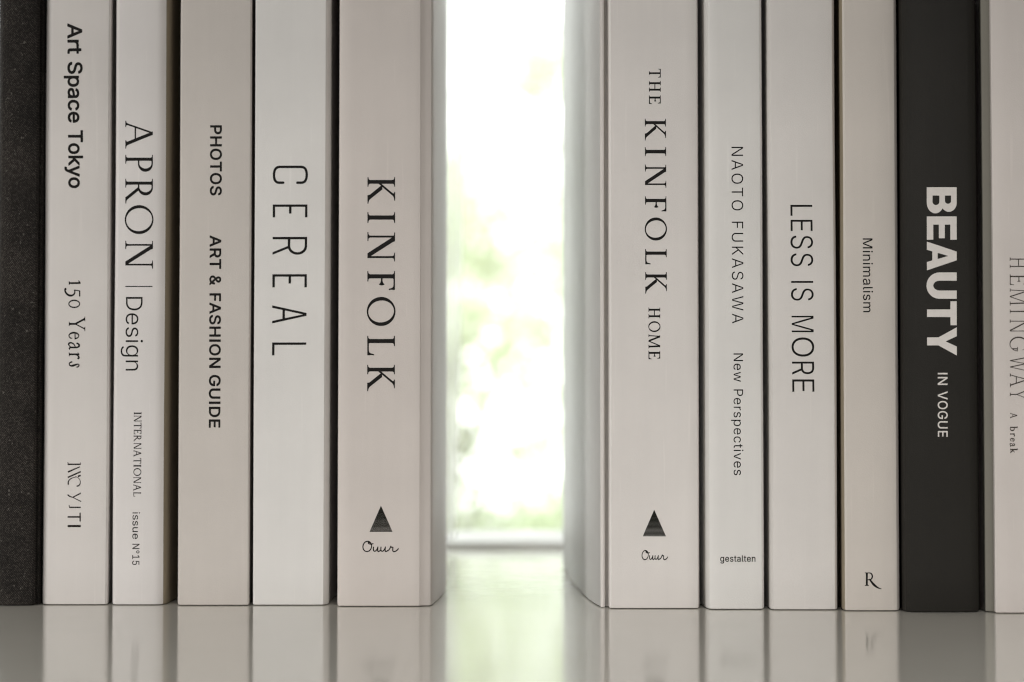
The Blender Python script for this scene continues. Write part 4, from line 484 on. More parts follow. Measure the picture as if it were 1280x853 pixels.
LINES = {
    'art': ([('s34A', 29.5, 48.44), ('s34r', 49.86, 58.76), ('s34t', 58.28, 67.8), ('s34S', 77.5, 92.74), ('s34p', 94.88, 108.89), ('s34a', 110.05, 122.9), ('s34c', 124.89, 138.57), ('s34e', 139.79, 153.8), ('s34T', 163.0, 178.09), ('s34o', 179.23, 192.9), ('s34k', 194.8, 207.52), ('s34y', 207.22, 221.17), ('s34o', 221.83, 235.5)], (84, 85.6), (102.8, 104.2)),
    'years': ([('y1', 350.7, 356.5), ('y5', 360, 371), ('y0', 374.8, 385.4), ('yY', 396, 414.2), ('ye', 415, 424.6), ('ya', 427.7, 437.5), ('yr', 440.6, 449.5), ('ys', 451.7, 460)], (86, 86), (106.6, 106.6)),
    'apron': ([('aA', 151.1, 186), ('aP', 193.7, 215), ('aR', 223.7, 254.5), ('aO', 256.7, 292.9), ('aN', 301.2, 336.2)], (156.6, 156.6), (191, 191.2)),
    'design': ([('s-10D', 371.5, 388.19), ('s-10e', 391.86, 405.82), ('s-10s', 409.33, 421.41), ('s-10i', 425.1, 428.28), ('s-10g', 431.91, 445.96), ('s-10n', 450.9, 463.5)], (157.5, 157), (178.2, 178)),
    'international': ([('iI', 515.3, 518.34), ('iN', 519.58, 527.38), ('iT', 528.62, 535.85), ('iE', 537.09, 543.08), ('iR', 544.32, 552.5), ('iN', 553.74, 561.54), ('iA', 562.77, 571.34), ('iT', 572.57, 579.8), ('iI', 581.04, 584.09), ('iO', 585.32, 595.22), ('iN', 596.45, 604.26), ('iA', 605.49, 614.05), ('iL', 615.29, 621.0)], (167.4, 166.7), (176.9, 176.2)),
    'issue': ([('s4i', 640.5, 642.27), ('s4s', 643.91, 649.87), ('s4s', 651.39, 657.35), ('s4u', 659.2, 665.35), ('s4e', 667.22, 674.0), ('s4N', 680.0, 686.51), ('s4°', 688.26, 692.0), ('s41', 694.01, 699.1), ('s45', 701.17, 706.5)], (165.8, 165.2), (174.8, 174.2)),
    'photos': ([('s36P', 156.8, 168.11), ('s36H', 170.62, 183.37), ('s36O', 186.0, 200.36), ('s36T', 202.18, 214.58), ('s36O', 216.38, 230.74), ('s36S', 232.76, 244.7)], (262.6, 262.5), (277.4, 277.2)),
    'artfashion': ([('s36A', 294.5, 308.78), ('s36R', 310.76, 322.75), ('s36T', 323.99, 336.5), ('s36&', 344.5, 356.8), ('s36F', 366.8, 376.98), ('s36A', 378.36, 392.55), ('s36S', 393.88, 405.84), ('s36H', 408.42, 421.19), ('s36I', 424.52, 427.55), ('s36O', 430.3, 444.69), ('s36N', 447.34, 460.3), ('s36G', 468.8, 483.02), ('s36U', 485.76, 498.77), ('s36I', 502.16, 505.24), ('s36D', 508.63, 521.74), ('s36E', 524.45, 535.0)], (262.1, 261), (276.7, 275.4)),
    'cereal': ([('cC', 207.3, 230.2), ('cE', 255.8, 272), ('cR', 296.3, 318.7), ('cE', 343, 359.5), ('cA', 382, 404.5), ('cL', 428.3, 444.5)], (341.2, 340), (384.8, 382.8)),
    'kinfolk': ([('kK', 221.6, 254.9), ('kI', 265.4, 279), ('kN', 290.5, 327.2), ('kF', 339.1, 362.9), ('kO', 371.4, 407.8), ('kL', 420, 444.5), ('kK', 456.3, 489.3)], (459.4, 459), (494, 493.6)),
    'kinfolkhome': ([('kK', 148.7, 175.9), ('kI', 184.2, 195.5), ('kN', 206, 235), ('kF', 245.7, 264.7), ('kO', 272.2, 301), ('kL', 311.6, 330.8), ('kK', 340.4, 367.3)], (806, 806.6), (832.4, 833.6)),
    'the': ([('tT', 86.2, 97.4), ('tH', 101.6, 115.2), ('tE', 119.5, 130.6)], (811.2, 811.2), (825.9, 825.9)),
    'home': ([('tH', 384.7, 398.3), ('tO', 401.8, 415.4), ('tM', 418.2, 435.8), ('tE', 438.6, 449.4)], (810.6, 810.6), (825.2, 825.2)),
    'naoto': ([('s-9N', 183.8, 195.15), ('s-9A', 200.2, 212.68), ('s-9O', 217.16, 229.95), ('s-9T', 234.81, 245.67), ('s-9O', 250.51, 263.3), ('s-9F', 277.3, 285.78), ('s-9U', 291.36, 302.35), ('s-9K', 308.53, 319.11), ('s-9A', 323.04, 335.3), ('s-9S', 339.67, 349.87), ('s-9A', 354.24, 366.5), ('s-9W', 370.31, 388.41), ('s-9A', 392.24, 404.5)], (914.3, 915.2), (928.7, 929.2)),
    'newpersp': ([('s-2N', 442.0, 451.7), ('s-2e', 454.76, 462.84), ('s-2w', 465.0, 477.5), ('s-2P', 487.0, 495.27), ('s-2e', 497.74, 505.73), ('s-2r', 508.59, 513.07), ('s-2s', 515.12, 522.09), ('s-2p', 524.97, 532.96), ('s-2e', 535.38, 543.38), ('s-2c', 545.77, 553.56), ('s-2t', 555.3, 560.18), ('s-2i', 562.3, 564.28), ('s-2v', 566.5, 574.8), ('s-2e', 576.88, 584.87), ('s-2s', 587.33, 594.3)], (917, 917.2), (928.8, 929)),
    'gestalten': ([('s20g', 900.2, 905.18), ('s20e', 906.45, 911.41), ('s20s', 912.43, 916.8), ('s20t', 917.44, 920.59), ('s20a', 921.28, 925.8), ('s20l', 927.35, 929.41), ('s20t', 929.68, 932.83), ('s20e', 933.58, 938.54), ('s20n', 939.79, 944.3)], (702.4, 702.4), (694.3, 694.3)),
    'less': ([('s-12L', 256.3, 270), ('s-12E', 275, 289), ('s-12S', 294.8, 311), ('s-12S', 317, 333), ('s-12I', 351.5, 353.8), ('s-12S', 360.5, 376), ('s-12M', 395, 415.5), ('s-12O', 422, 446), ('s-12R', 452.3, 468.5), ('s-12E', 474.5, 490)], (988, 990.4), (1015.4, 1018)),
    'minimalism': ([('s4M', 298.2, 310.87), ('s4i', 313.69, 315.89), ('s4n', 318.49, 326.12), ('s4i', 328.73, 330.93), ('s4m', 333.53, 346.09), ('s4a', 348.48, 356.1), ('s4l', 359.02, 362.29), ('s4i', 363.81, 366.01), ('s4s', 368.18, 375.58), ('s4m', 378.04, 390.6)], (1078.4, 1079), (1090.6, 1091)),
    'beauty': ([('hB', 234.3, 267), ('hE', 270.8, 300), ('hA', 302.3, 338.2), ('hU', 340.8, 373.8), ('hT', 376.8, 406.8), ('hY', 409.4, 444.6)], (1158.3, 1158.8), (1195.8, 1196)),
    'vogue': ([('s14I', 466.3, 468.25), ('s14N', 471.39, 481.5), ('s14V', 489.5, 499.73), ('s14O', 501.4, 511.82), ('s14G', 514.0, 524.07), ('s14U', 526.72, 535.89), ('s14E', 538.95, 546.3)], (1172, 1172.2), (1184.3, 1184.5)),
    'hemingway': ([('mH', 322, 335.4), ('mE', 343, 356.7), ('mM', 360.8, 382.4), ('mI', 387, 392), ('mN', 399.5, 416.3), ('mG', 421, 439.5), ('mW', 445, 465.6), ('mA', 467, 484.6), ('mY', 486, 500.5)], (1262.2, 1262.4), (1284, 1284.2)),
    'abreak': ([('bA', 516.3, 523.3), ('bb', 533, 539.2), ('br', 541.5, 546), ('be', 547.6, 552.4), ('ba', 554, 558.8), ('bk', 560.6, 567)], (1262.6, 1262.6), (1271.5, 1271.5)),
    'emblem_r': ([('rR', 1081, 1102)], (732.6, 732.6), (715.8, 715.8)),
    'ouur5': ([('oO', 453.0, 467.0), ('ou', 466.0, 476.4), ('ou', 475.4, 485.8), ('or', 484.2, 498.6)], (690.3, 690.3), (676.2, 676.2)),
    'ouur6': ([('oO', 802.0, 812.13), ('ou', 811.41, 818.93), ('ou', 818.21, 825.74), ('or', 824.58, 835.0)], (700.3, 700.3), (687.8, 687.8)),
    'logo': ([('f1', 578, 581.5), ('f2', 583.2, 598), ('f3', 593.5, 608.8), ('f4', 615.8, 627.6), ('f5', 631.5, 635.2), ('f6', 641, 652), ('f7', 656.4, 659.2)], (84.5, 84.5), (101, 101)),
}

# ---------------------------------------------------------------- books
# profile: (photo column, depth behind the spine in mm) across the visible front of each book, left to right
BOOKS = [
 dict(key='cloth', v=757.6, h=.262, d=190, t=2.0, mat=('cloth',),
      prof=[(-4, 9), (-2, 4), (1, 1.5), (6, .4), (14, .05), (26, 0), (37, .2), (43, .8), (46, 2.0), (47.2, 4.2), (48.6, 5.0), (51.5, 4.6), (53, 5.6), (54.2, 9)]),
 dict(key='tokyo', v=756.6, h=.245, d=180, t=.6, mat=('paper', (.70, .668, .640)),
      prof=[(55.6, 8), (56, 3), (57, 1.1), (60, .35), (66, .1), (97, 0), (128, .1), (134, .4), (137, 1.2), (138.6, 3.2), (139, 8)]),
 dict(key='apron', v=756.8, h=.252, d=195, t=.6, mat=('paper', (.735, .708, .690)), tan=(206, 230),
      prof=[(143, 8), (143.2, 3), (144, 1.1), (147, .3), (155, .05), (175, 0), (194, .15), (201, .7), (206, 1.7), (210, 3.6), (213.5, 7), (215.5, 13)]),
 dict(key='photos', v=757.4, h=.270, d=205, t=.6, mat=('paper', (.610, .570, .530)),
      prof=[(224, 9), (224.1, 2.2), (224.6, .7), (226.5, .15), (235, 0), (270, 0), (305, .05), (311, .25), (313, .8), (313.7, 2.4), (314, 9)]),
 dict(key='cereal', v=757.2, h=.258, d=198, t=.6, mat=('paper', (.765, .752, .728)),
      prof=[(317.6, 9), (317.7, 2.0), (318.2, .6), (320, .1), (330, 0), (362, 0), (400, .05), (405.5, .15), (406.6, .6), (412, 3.2), (413.2, 6), (413.6, 14)]),
 dict(key='kinfolk', v=758.6, h=.276, d=212, t=.7, mat=('paper', (.655, .605, .568)), back_r=(558.6, 212), mid=[(541.6, 6), (548, 26), (553.5, 48), (557.8, 76), (558.6, 140)],
      prof=[(423.2, 9), (423.4, 2.2), (424, .7), (427, .2), (440, 0), (480, -.05), (515, 0), (524.2, .05), (525.2, .15), (525.7, .9), (527, 1.0), (534, 1.5), (538.5, 2.1), (540, 3.0)]),
 dict(key='home', v=761.4, h=.280, d=222, t=.9, boards=True, mat=('paper', (.745, .712, .682)), back_l=(703.5, 226), mid_l=[(708, 180), (716, 116), (727, 64), (735, 37), (741.5, 21), (746.5, 12), (750, 7.6)],
      prof=[(751.6, 5.0), (752.4, 4.0), (753.4, 4.0), (754.6, 9.5), (759.4, 8.0), (760.7, 1.8), (761.4, .6), (764, .12), (780, 0), (817, -.1), (855, 0), (868, .15), (871.5, .6), (872.8, 2), (873.2, 9)]),
 dict(key='naoto', v=762.4, h=.250, d=200, t=.6, mat=('paper', (.745, .732, .705)),
      prof=[(877.5, 14), (879, 9), (881, 5.2), (883.2, 2.2), (886, .7), (890, .15), (900, 0), (925, 0), (945, .05), (950.5, .3), (952.6, 1), (953.4, 3), (953.6, 9)]),
 dict(key='less', v=763.0, h=.257, d=196, t=.6, mat=('paper', (.695, .668, .640)),
      prof=[(957.5, 14), (958.6, 8), (960, 4), (962, 1.6), (965, .5), (972, .1), (1005, 0), (1036, .05), (1042, .3), (1044, 1), (1044.8, 3), (1045, 9)]),
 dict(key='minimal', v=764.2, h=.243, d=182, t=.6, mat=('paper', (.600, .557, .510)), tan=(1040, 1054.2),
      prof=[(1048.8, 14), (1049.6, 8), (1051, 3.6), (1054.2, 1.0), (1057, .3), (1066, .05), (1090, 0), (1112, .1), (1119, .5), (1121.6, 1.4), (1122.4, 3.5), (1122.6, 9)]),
 dict(key='beauty', v=766.0, h=.225, d=215, t=.9, mat=('paper', (.0195, .018, .0152)),
      prof=[(1123.6, 16), (1124.6, 9), (1126.5, 5), (1130, 2.2), (1135, .8), (1143, .15), (1165, -.1), (1190, -.1), (1210, .1), (1217, .5), (1220, 1.3), (1221.4, 3.4), (1221.8, 9)]),
 dict(key='hemingway', v=767.2, h=.238, d=205, t=.9, tan=(1227.0, 1239.55), turn='HINGE', mat=('paper', (.625, .580, .548)),
      prof=[(1226.8, 12), (1227.4, 7), (1229, 5.6), (1237.5, 4.4), (1239.4, 3.8), (1239.9, 1.6), (1241, .5), (1245, .1), (1260, 0), (1290, 0), (1318, .1), (1326, .6), (1328, 2), (1328.5, 9)]),
]
LABELS = {
 'cloth': 'dark woven cloth hardback at the far left edge of the row',
 'tokyo': 'slim off-white book beside the dark cloth hardback with small bold title at its top',
 'apron': 'white book with a tan edge and large thin serif capitals followed by a bar',
 'photos': 'greige book with two bold sans-serif headings in small black capitals',
 'cereal': 'cool white book with widely spaced thin condensed sans-serif capitals',
 'kinfolk': 'wide warm grey magazine with triangle emblem, left of the window gap',
 'home': 'thick off-white book with triangle emblem standing right of the window gap',
 'naoto': 'slim white book with light type and a small horizontal word at its foot',
 'less': 'pale grey-white book titled in three words of thin tall sans-serif capitals',
 'minimal': 'narrow beige book with one small word and a single swash capital near its foot',
 'beauty': 'black book with bold pale capitals on its spine',
 'hemingway': 'pale book cut by the right edge with faint grey thin serif lettering',
}
SHEAR = -0.0384
yF = [floor_y(b['v']) for b in BOOKS]
def world_profile(b, y0):
    return [Vector((x_at(u, y0 + d / 1000), y0 + d / 1000)) for u, d in b['prof']]
PROF = [world_profile(b, y) for b, y in zip(BOOKS, yF)]
def offset_poly(P, d):
    out = []
    for i, p in enumerate(P):
        a = P[max(i - 1, 0)]; c = P[min(i + 1, len(P) - 1)]
        t = (c - a).normalized()
        out.append(p + Vector((-t.y, t.x)) * d)       # profile runs left to right round the front: inward is +y
    return out
def sect(i):
    """full outline of the cover in plan: back left, round the spine, back right"""
    b, P, y0 = BOOKS[i], PROF[i], yF[i]
    D = b['d'] / 1000
    def gapx(j):                                        # shared line between books j and j+1, where they touch
        return 0.5 * (PROF[j][-1].x + PROF[j + 1][0].x)
    L, Rr = [], []
    if 'back_l' in b:
        L = [Vector((x_at(u, y0 + d / 1000), y0 + d / 1000)) for u, d in [b['back_l']] + b['mid_l']]
    else:
        g = gapx(i - 1) if i > 0 else P[0].x
        L = [Vector((g + SHEAR * D + .00008, y0 + D)), Vector((g + SHEAR * .07 + .00008, y0 + .07))]
    if 'back_r' in b:
        Rr = [Vector((x_at(u, y0 + d / 1000), y0 + d / 1000)) for u, d in b['mid'] + [b['back_r']]]
    else:
        g = gapx(i) if i < len(BOOKS) - 1 else P[-1].x
        Rr = [Vector((g + SHEAR * .07 - .00008, y0 + .07)), Vector((g + SHEAR * D - .00008, y0 + D))]
    return L + P + Rr

def build_cover(i, parent, mats):
    b = BOOKS[i]; S = sect(i); t = b['t'] / 1000; H = b['h']
    org = parent.location
    inner = offset_poly(S, t)
    bm = bmesh.new()
    zs = [(0.0002, .0004), (.0004, .00012), (.0008, 0)] + [(z, 0) for z in [k * .012 for k in range(1, 40)] if z < H - .004] + [(H - .0008, 0), (H - .0004, .00012), (H, .0004)]
    outer = []
    seed = i * 13.7
    for z, ins in zs:
        Q = offset_poly(S, ins) if ins else S
        row = []
        for k, p in enumerate(Q):
            w = .0003 * noise.noise((seed, z * 9, 0.3 * (p.x > (S[0].x + S[-1].x) / 2))) if p.y < yF[i] + .02 else 0
            row.append(bm.verts.new((p.x + w - org.x, p.y - org.y, z)))
        outer.append(row)
    ib = [bm.verts.new((p.x - org.x, p.y - org.y, .0002)) for p in inner]
    it = [bm.verts.new((p.x - org.x, p.y - org.y, H)) for p in inner]
    n = len(S)
    tan = b.get('tan')
    nl = n - len(b['prof'])
    off = 1 + len(b['mid_l']) if 'back_l' in b else 2
    for a, c in zip(outer[:-1], outer[1:]):
        for k in range(n - 1):
            f = bm.faces.new((a[k], a[k + 1], c[k + 1], c[k])); f.smooth = True
            if b.get('boards') and (k < off or k >= off + len(b['prof']) - 1): f.material_index = 1
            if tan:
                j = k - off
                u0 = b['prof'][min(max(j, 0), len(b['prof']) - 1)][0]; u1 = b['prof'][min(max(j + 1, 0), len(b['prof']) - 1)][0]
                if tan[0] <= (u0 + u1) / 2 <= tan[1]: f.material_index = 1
    for k in range(n - 1):
        bm.faces.new((ib[k + 1], ib[k], it[k], it[k + 1])).smooth = True
        bm.faces.new((outer[0][k + 1], outer[0][k], ib[k], ib[k + 1]))
        bm.faces.new((outer[-1][k], outer[-1][k + 1], it[k + 1], it[k]))
    for k in (0, n - 1):
        loop = [r[k] for r in outer] + [it[k], ib[k]]
        bm.faces.new(loop if k else loop[::-1])
    bmesh.ops.recalc_face_normals(bm, faces=bm.faces)
    cov = bm_obj('cover', bm, mats, parent)
    cov.data.set_sharp_from_angle(angle=math.radians(28))
    # page block inside the cover, a little shorter, its fore-edge just inside the boards
    inn = offset_poly(S, t + .0002)
    nb = off
    pg = [p for k, p in enumerate(inn) if (k < nb or k >= nb + len(b['prof']))]
    core = [inn[nb + 0], inn[nb + len(b['prof']) - 1]]
    yfront = max(core[0].y, core[1].y, yF[i] + t + .003)
    left = [p for p in inn[:nb]] + [Vector((core[0].x, yfront))]
    right = [Vector((core[1].x, yfront))] + [p for p in inn[nb + len(b['prof']):]]
    poly = [p for p in left + right]
    poly[0] = Vector((poly[0].x, poly[0].y - .003)); poly[-1] = Vector((poly[-1].x, poly[-1].y - .003))
    poly = [p for p in poly]
    bm = bmesh.new()
    m = .003 if b['t'] > .65 else .0006
    vb = [bm.verts.new((p.x - org.x, p.y - org.y, m)) for p in poly]
    vt = [bm.verts.new((p.x - org.x, p.y - org.y, H - m)) for p in poly]
    bm.faces.new(vb[::-1]); bm.faces.new(vt)
    for k in range(len(poly)):
        bm.faces.new((vb[k], vb[(k + 1) % len(poly)], vt[(k + 1) % len(poly)], vt[k]))
    bmesh.ops.recalc_face_normals(bm, faces=bm.faces)
    bm_obj('page_block', bm, PAGES, parent)
    return cov

def prof_y(i, x):
    P = PROF[i]
    for a, c in zip(P[:-1], P[1:]):
        if a.x <= x <= c.x: return a.y + (c.y - a.y) * (x - a.x) / max(c.x - a.x, 1e-9)
    return yF[i]
def decode(s):
    return [[tuple(int(q) / 1000 for q in p.split(',')) for p in l.split(' ')] for l in s.split(';')]
def slabs(loops):
    """even-odd fill of closed outlines as horizontal slices"""
    edges = [(l[k], l[(k + 1) % len(l)]) for l in loops for k in range(len(l))]
    ys = sorted({round(p[1], 8) for l in loops for p in l})
    out = []
    for y0, y1 in zip(ys[:-1], ys[1:]):
        if y1 - y0 < 2e-8: continue
        ym, cr = (y0 + y1) / 2, []
        for (ax, ay), (bx, by) in edges:
            if (ay > ym) != (by > ym):
                f = lambda y: ax + (bx - ax) * (y - ay) / (by - ay)
                cr.append((f(ym), f(y0), f(y1)))
        cr.sort()
        for p, q in zip(cr[::2], cr[1::2]):
            out.append([(p[1], y0), (q[1], y0), (q[2], y1), (p[2], y1)])
    return out
def split_at(cell, xb):
    if min(p[0] for p in cell) > xb - 1e-9 or max(p[0] for p in cell) < xb + 1e-9: return [cell]
    halves = ([], [])
    for k, p in enumerate(cell):
        q = cell[(k + 1) % len(cell)]
        halves[p[0] > xb].append(p)
        if (p[0] > xb) != (q[0] > xb):
            f = (xb - p[0]) / (q[0] - p[0]); m = (xb, p[1] + f * (q[1] - p[1]))
            halves[0].append(m); halves[1].append(m)
    return [h for h in halves if len(h) > 2]
def print_flat(i, name, contour_sets, mat, parent, lift=.00005):
    """flat ink: closed outlines given in photo pixels, laid on the spine of book i"""
    org = BOOK[i].location
    verts, faces = [], []
    for cs in contour_sets:
        pts = []
        for l in cs:
            pl = []
            for u, v in l:
                x, z = on_plane(u, v, yF[i]); pl.append(Vector((x, z, 0)))
            pts.append(pl)
        cells = slabs([[(p.x, p.y) for p in pl] for pl in pts])
        for xb in [p.x for p in PROF[i]]:               # follow the bends of the spine
            cells = [h for c in cells for h in split_at(c, xb)]
        for quad_ in cells:
            base = len(verts)
            for x, z in quad_: verts.append((x - org.x, prof_y(i, x) - lift - org.y, z))
            faces.append(list(range(base, base + len(quad_))))
    me = bpy.data.meshes.new(name); me.from_pydata(verts, [], faces); me.update()
    return link(name, me, mat, parent)
def line(i, key, name, mat, parent, label=None, horizontal=False):
    letters, base, cap = LINES[key]
    a0, a1 = letters[0][1], letters[-1][2]
    sets = []
    for k, p, q in letters:
        cs = []
        for l in decode(GLYPHS[k]):
            pl = []
            for gx, gy in l:
                s = p + (q - p) * gx
                f = (s - a0) / (a1 - a0)
                bb = base[0] + (base[1] - base[0]) * f; cc = cap[0] + (cap[1] - cap[0]) * f
                w = bb + (cc - bb) * gy
                pl.append((s, w) if horizontal else (w, s))
            cs.append(pl)
        sets.append(cs)
    o = print_flat(i, name, sets, mat, parent)
    if label: o['label'] = label
    return o
def quad(u0, v0, u1, v1): return [[(u0, v0), (u1, v0), (u1, v1), (u0, v1)]]

MATS = {}
BOOK, COVER = [], []
for i, b in enumerate(BOOKS):
    m = cloth() if b['mat'][0] == 'cloth' else paper('cover_stock_' + b['key'], b['mat'][1],
              rough=.5, spec=.16 if b['key'] == 'beauty' else .3, mottle=.09 if b['key'] == 'beauty' else .04, bump=.11)
    S = sect(i)
    o = empty('book', (sum(p.x for p in PROF[i]) / len(PROF[i]), yF[i] + b['d'] / 2000, 0))
    tag(o, LABELS[b['key']], 'magazine' if b['key'] == 'kinfolk' else 'book', 'books standing in a row on the white shelf')
    BOOK.append(o)
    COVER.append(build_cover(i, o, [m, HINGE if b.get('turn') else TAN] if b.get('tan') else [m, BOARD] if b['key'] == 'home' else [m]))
IDX = {b['key']: i for i, b in enumerate(BOOKS)}
def put(book, key, name, mat=INK, label=None, horizontal=False):
    return line(IDX[book], key, name, mat, COVER[IDX[book]], label, horizontal)
put('tokyo', 'art', 'title', label='bold black sans-serif title at the top of the spine')
put('tokyo', 'years', 'subtitle', INK, 'small serif numeral and word half way down the spine')
put('tokyo', 'logo', 'publisher_mark', INK_BROWN, 'broken decorative letters near the foot of the spine')
put('apron', 'apron', 'title', label='large thin serif capitals')
put('apron', 'design', 'title_word', label='light sans-serif word after the bar')
print_flat(IDX['apron'], 'divider_bar', [quad(156.8, 357.7, 190.6, 358.9)], INK, COVER[IDX['apron']])
put('apron', 'international', 'subtitle', INK_BROWN, 'small serif capitals')
put('apron', 'issue', 'issue_number', INK_BROWN, 'small sans-serif issue number near the foot')
put('photos', 'photos', 'heading', label='short bold word')
put('photos', 'artfashion', 'heading', label='longer bold heading below the short word')
put('cereal', 'cereal', 'title')
def triangle(book, apex, v1, u0, u1, n=16):
    """pyramid of ink bars that get thinner towards the base"""
    i = IDX[book]; sets = []; au, av = apex
    def uu(v): f = (v - av) / (v1 - av); return au + (u0 - au) * f, au + (u1 - au) * f
    vs = [av + (v1 - av) * (.30 + .70 * k / n) for k in range(n + 1)]
    a, c = uu(vs[0]); sets.append([[(au, av), (c, vs[0]), (a, vs[0])]])
    for k in range(n):
        p, q = vs[k], vs[k + 1]
        g = (q - p) * (.03 + .15 * (k / (n - 1)))
        (l0, r0), (l1, r1) = uu(p + g), uu(q)
        sets.append([[(l0, p + g), (r0, p + g), (r1, q), (l1, q)]])
    return print_flat(i, 'triangle_emblem', sets, INK_GREEN, COVER[i])
put('kinfolk', 'kinfolk', 'title')
triangle('kinfolk', (476.2, 632.2), 664.9, 462, 490.6)
put('kinfolk', 'ouur5', 'script_mark', INK_BROWN, 'small handwritten mark under the triangle', True)
put('home', 'the', 'title_word', label='small first word of the title')
put('home', 'kinfolkhome', 'title', label='large serif capitals')
put('home', 'home', 'title_word', label='small last word of the title')
triangle('home', (817.7, 637.4), 670.6, 803.4, 832.4)
put('home', 'ouur6', 'script_mark', INK, 'small handwritten mark under the triangle', True)
put('naoto', 'naoto', 'title', label='light spaced capitals')
put('naoto', 'newpersp', 'subtitle', label='light mixed-case subtitle')
put('naoto', 'gestalten', 'publisher_mark', INK_GREEN, 'small horizontal word at the foot of the spine', True)
put('less', 'less', 'title')
put('minimal', 'minimalism', 'title')
put('minimal', 'emblem_r', 'capital_emblem', INK, 'single swash capital', True)
put('beauty', 'beauty', 'title', INK_PALE, 'heavy pale capitals')
put('beauty', 'vogue', 'subtitle', INK_PALE, 'small pale capitals below the title')
put('hemingway', 'hemingway', 'title', INK_GREY, 'thin grey serif capitals')
put('hemingway', 'abreak', 'subtitle', INK_GREY, 'tiny grey serif words')

# ---------------------------------------------------------------- window behind the shelf
WHITE = simple('white_window_paint', (.80, .80, .79), .35)
WY = 0.400
win = empty('window', (0, WY + .02, 0))
tag(win, 'white framed window behind the books, seen blurred through the gap', 'window')
def wpart(name, boxes, mat, bevel=.002, extra=None):
    bm = bmesh.new()
    for b in boxes: add_box(bm, b[0], b[1], b[2] - win.location.y, b[3] - win.location.y, b[4], b[5], bevel)
    return bm_obj(name, bm, mat, win)
# bottom rail with a sloping inner face
bm = bmesh.new()
pr = [(-.016, -.03), (-.016, .0030), (.014, .0074), (.05, .0076), (.05, -.03)]
va = [bm.verts.new((-.80, y, z)) for y, z in pr]; vb = [bm.verts.new((.80, y, z)) for y, z in pr]
for k in range(5): bm.faces.new((va[k], va[(k + 1) % 5], vb[(k + 1) % 5], vb[k]))
bm.faces.new(va[::-1]); bm.faces.new(vb)
bmesh.ops.recalc_face_normals(bm, faces=bm.faces)
bm_obj('bottom_rail', bm, WHITE, win)
wpart('stile', [(-.80, -.74, WY + .004, WY + .05, .0080, 1.06)], WHITE)
wpart('stile', [(.74, .80, WY + .004, WY + .05, .0080, 1.06)], WHITE)
wpart('top_rail', [(-.737, .737, WY + .004, WY + .05, 1.0, 1.06)], WHITE)
wpart('pane', [(-.737, .737, WY + .028, WY + .032, .0079, .997)], glass_mat(), 0)

# sheer curtain edge, hanging close to the glass behind the books on the left
CY = 0.372
bm = bmesh.new()
x0, x1 = x_at(470, CY), x_at(577.5, CY)
nx, nz, zt = 60, 40, 1.0
grid = []
for a in range(nx + 1):
    cur = []
    for k in range(nz + 1):
        f = a / nx; z = .006 + (zt - .006) * k / nz
        x = x0 + (x1 - x0) * f - .004 * f * max(0, .25 - z) / .25 + .0012 * math.sin(z * 9)
        y = .005 * math.sin(f * 21 + z * 1.5)
        cur.append(bm.verts.new((x, y, z)))
    grid.append(cur)
for a in range(nx):
    for k in range(nz):
        bm.faces.new((grid[a][k], grid[a + 1][k], grid[a + 1][k + 1], grid[a][k + 1])).smooth = True
for v in bm.verts: v.co.x -= (x0 + x1) / 2
cur = empty('curtain', ((x0 + x1) / 2, CY, 0))
tag(cur, 'sheer white curtain edge hanging behind the warm grey magazine', 'curtain')
c = bm_obj('fabric', bm, sheer_mat(), cur)
sm = c.modifiers.new('thickness', 'SOLIDIFY'); sm.thickness = .0004
bm = bmesh.new()
bmesh.ops.create_cone(bm, cap_ends=True, segments=20, radius1=.006, radius2=.006, depth=.3)
for v in bm.verts: v.co = Vector((v.co.z, v.co.y, v.co.x + zt + .004))
bm_obj('rod', bm, WHITE, cur, True)

# ---------------------------------------------------------------- garden far outside the window
GZ = -3.2
def grass_mat():
    m, t, p = new_mat('lawn')
    co = N(t, 'ShaderNodeTexCoord')
    n = N(t, 'ShaderNodeTexNoise'); n.inputs['Scale'].default_value = 3; n.inputs['Detail'].default_value = 8
    t.links.new(co.outputs['Object'], n.inputs['Vector'])
    cr = N(t, 'ShaderNodeValToRGB'); e = cr.color_ramp.elements
    e[0].position = .3; e[0].color = (.10, .15, .035, 1); e[1].position = .7; e[1].color = (.24, .30, .10, 1)
    t.links.new(n.outputs['Fac'], cr.inputs[0]); t.links.new(cr.outputs[0], p.inputs['Base Color'])
    p.inputs['Roughness'].default_value = .9
    return m
bm = bmesh.new()
vs = [bm.verts.new(p) for p in ((-60, 1.5, GZ), (60, 1.5, GZ), (60, 45, GZ), (-60, 45, GZ))]
bm.faces.new(vs)
tag(bm_obj('lawn', bm, grass_mat()), kind='structure')

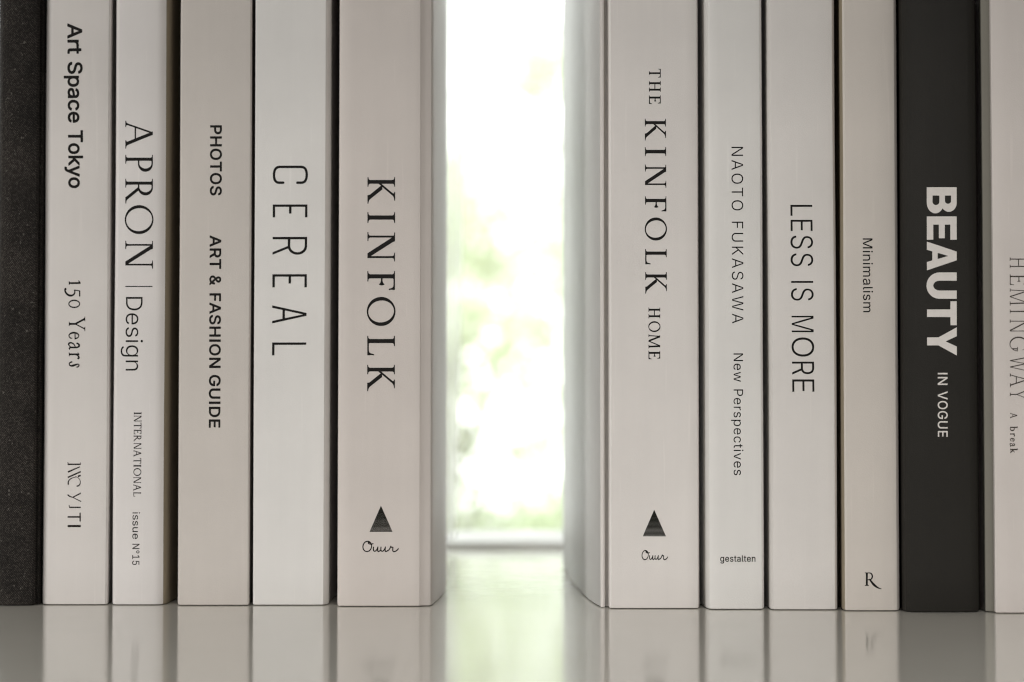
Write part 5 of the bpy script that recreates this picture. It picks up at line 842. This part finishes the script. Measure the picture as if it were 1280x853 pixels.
LEAF_A = leaf_mat('backlit_leaf', (.28, .30, .25), (.64, .665, .565))
LEAF_B = leaf_mat('backlit_leaf_pale', (.29, .315, .26), (.655, .675, .595))
BARK = simple('bark', (.20, .15, .11), .9)
def leaf(bm, c, s, rng):
    d = Vector((rng.gauss(0, 1), rng.gauss(0, 1), rng.gauss(0, .7))).normalized()
    up = Vector((rng.gauss(0, 1), rng.gauss(0, 1), rng.gauss(0, 1))).normalized()
    r = d.cross(up).normalized()
    n = d.cross(r)
    p = [c, c + d * s * .35 + r * s * .24 + n * s * .05, c + d * s, c + d * s * .35 - r * s * .24 + n * s * .05]
    v = [bm.verts.new(q) for q in p]
    bm.faces.new((v[0], v[1], v[2])); bm.faces.new((v[0], v[2], v[3]))
def tube(bm, a, b, ra, rb, n=8):
    d = (b - a).normalized(); x = d.orthogonal().normalized(); y = d.cross(x)
    A = [bm.verts.new(a + (x * math.cos(k * math.tau / n) + y * math.sin(k * math.tau / n)) * ra) for k in range(n)]
    B = [bm.verts.new(b + (x * math.cos(k * math.tau / n) + y * math.sin(k * math.tau / n)) * rb) for k in range(n)]
    for k in range(n): bm.faces.new((A[k], A[(k + 1) % n], B[(k + 1) % n], B[k]))
    bm.faces.new(A[::-1]); bm.faces.new(B)
def plant(name, cat, label, base, clumps, mat, seed, leafsize, per):
    rng = random.Random(seed)
    o = empty(name, base); tag(o, label, cat)
    bt, bc = bmesh.new(), bmesh.new()
    top = max(c[2] for c in clumps)
    cx = sum(c[0] for c in clumps) / len(clumps)
    fork = Vector((cx * .4, 0, (0 - GZ) * .7))
    tube(bt, Vector((0, 0, -.02)), fork, .05, .03)
    for x, y, z, r in clumps:
        c = Vector((x, y, z))
        mid = fork.lerp(c, .5) + Vector((rng.uniform(-.1, .1), rng.uniform(-.1, .1), .05))
        tube(bt, fork, mid, .016, .009, 6); tube(bt, mid, c, .009, .003, 6)
        for _ in range(int(per * r * r)):
            q = Vector((rng.gauss(0, 1), rng.gauss(0, 1), rng.gauss(0, .9)))
            q = q.normalized() * r * rng.random() ** .45
            leaf(bc, c + q, leafsize * rng.uniform(.7, 1.2), rng)
    bm_obj('trunk', bt, BARK, o, True)
    bm_obj('crown', bc, mat, o)
    return o
def clump_at(u, v, dist, r, base, dy=0):
    """a clump of leaves seen at this place in the photo, dist metres beyond the shelf"""
    x, z = on_plane(u, v, dist + dy)
    return (x - base[0], dist + dy - base[1], z - base[2], r)
B1 = (-.9, 6.4, GZ)
A1 = [(600, 225, .16), (622, 262, .16), (575, 205, .13), (640, 300, .12), (590, 300, .17), (560, 330, .2), (610, 395, .22), (585, 420, .2), (640, 440, .12), (560, 470, .2), (600, 500, .14), (545, 250, .2),
      (575, 560, .15), (625, 330, .12), (520, 380, .3), (500, 260, .3), (480, 480, .3), (600, 655, .2), (560, 660, .2), (520, 600, .3), (655, 400, .1), (420, 400, .4), (400, 200, .4), (645, 480, .11), (632, 560, .12), (655, 225, .1), (618, 170, .1), (590, 130, .09), (650, 350, .12)]
plant('tree', 'tree', 'pale backlit leafy tree blurred beyond the window, filling the middle of the gap', B1,
      [clump_at(u, v, 6.4, r, B1, random.uniform(-.3, .3)) for u, v, r in A1], LEAF_A, 3, .055, 6500)
B2 = (1.2, 8.2, GZ)
A2 = [(668, 80, .2), (690, 250, .18), (700, 310, .2), (695, 400, .2), (705, 350, .2), (690, 470, .16), (705, 540, .2), (680, 655, .22), (705, 640, .25), (650, 660, .2), (740, 300, .4), (760, 480, .4),
      (740, 620, .4), (800, 380, .5), (690, 200, .16), (640, 665, .2), (710, 90, .2), (672, 70, .26), (660, 120, .16), (662, 430, .2), (665, 560, .2)]
plant('tree', 'tree', 'fainter pale tree blurred further off, along the right side of the gap', B2,
      [clump_at(u, v, 8.2, r, B2, random.uniform(-.3, .3)) for u, v, r in A2], LEAF_B, 5, .065, 4500)
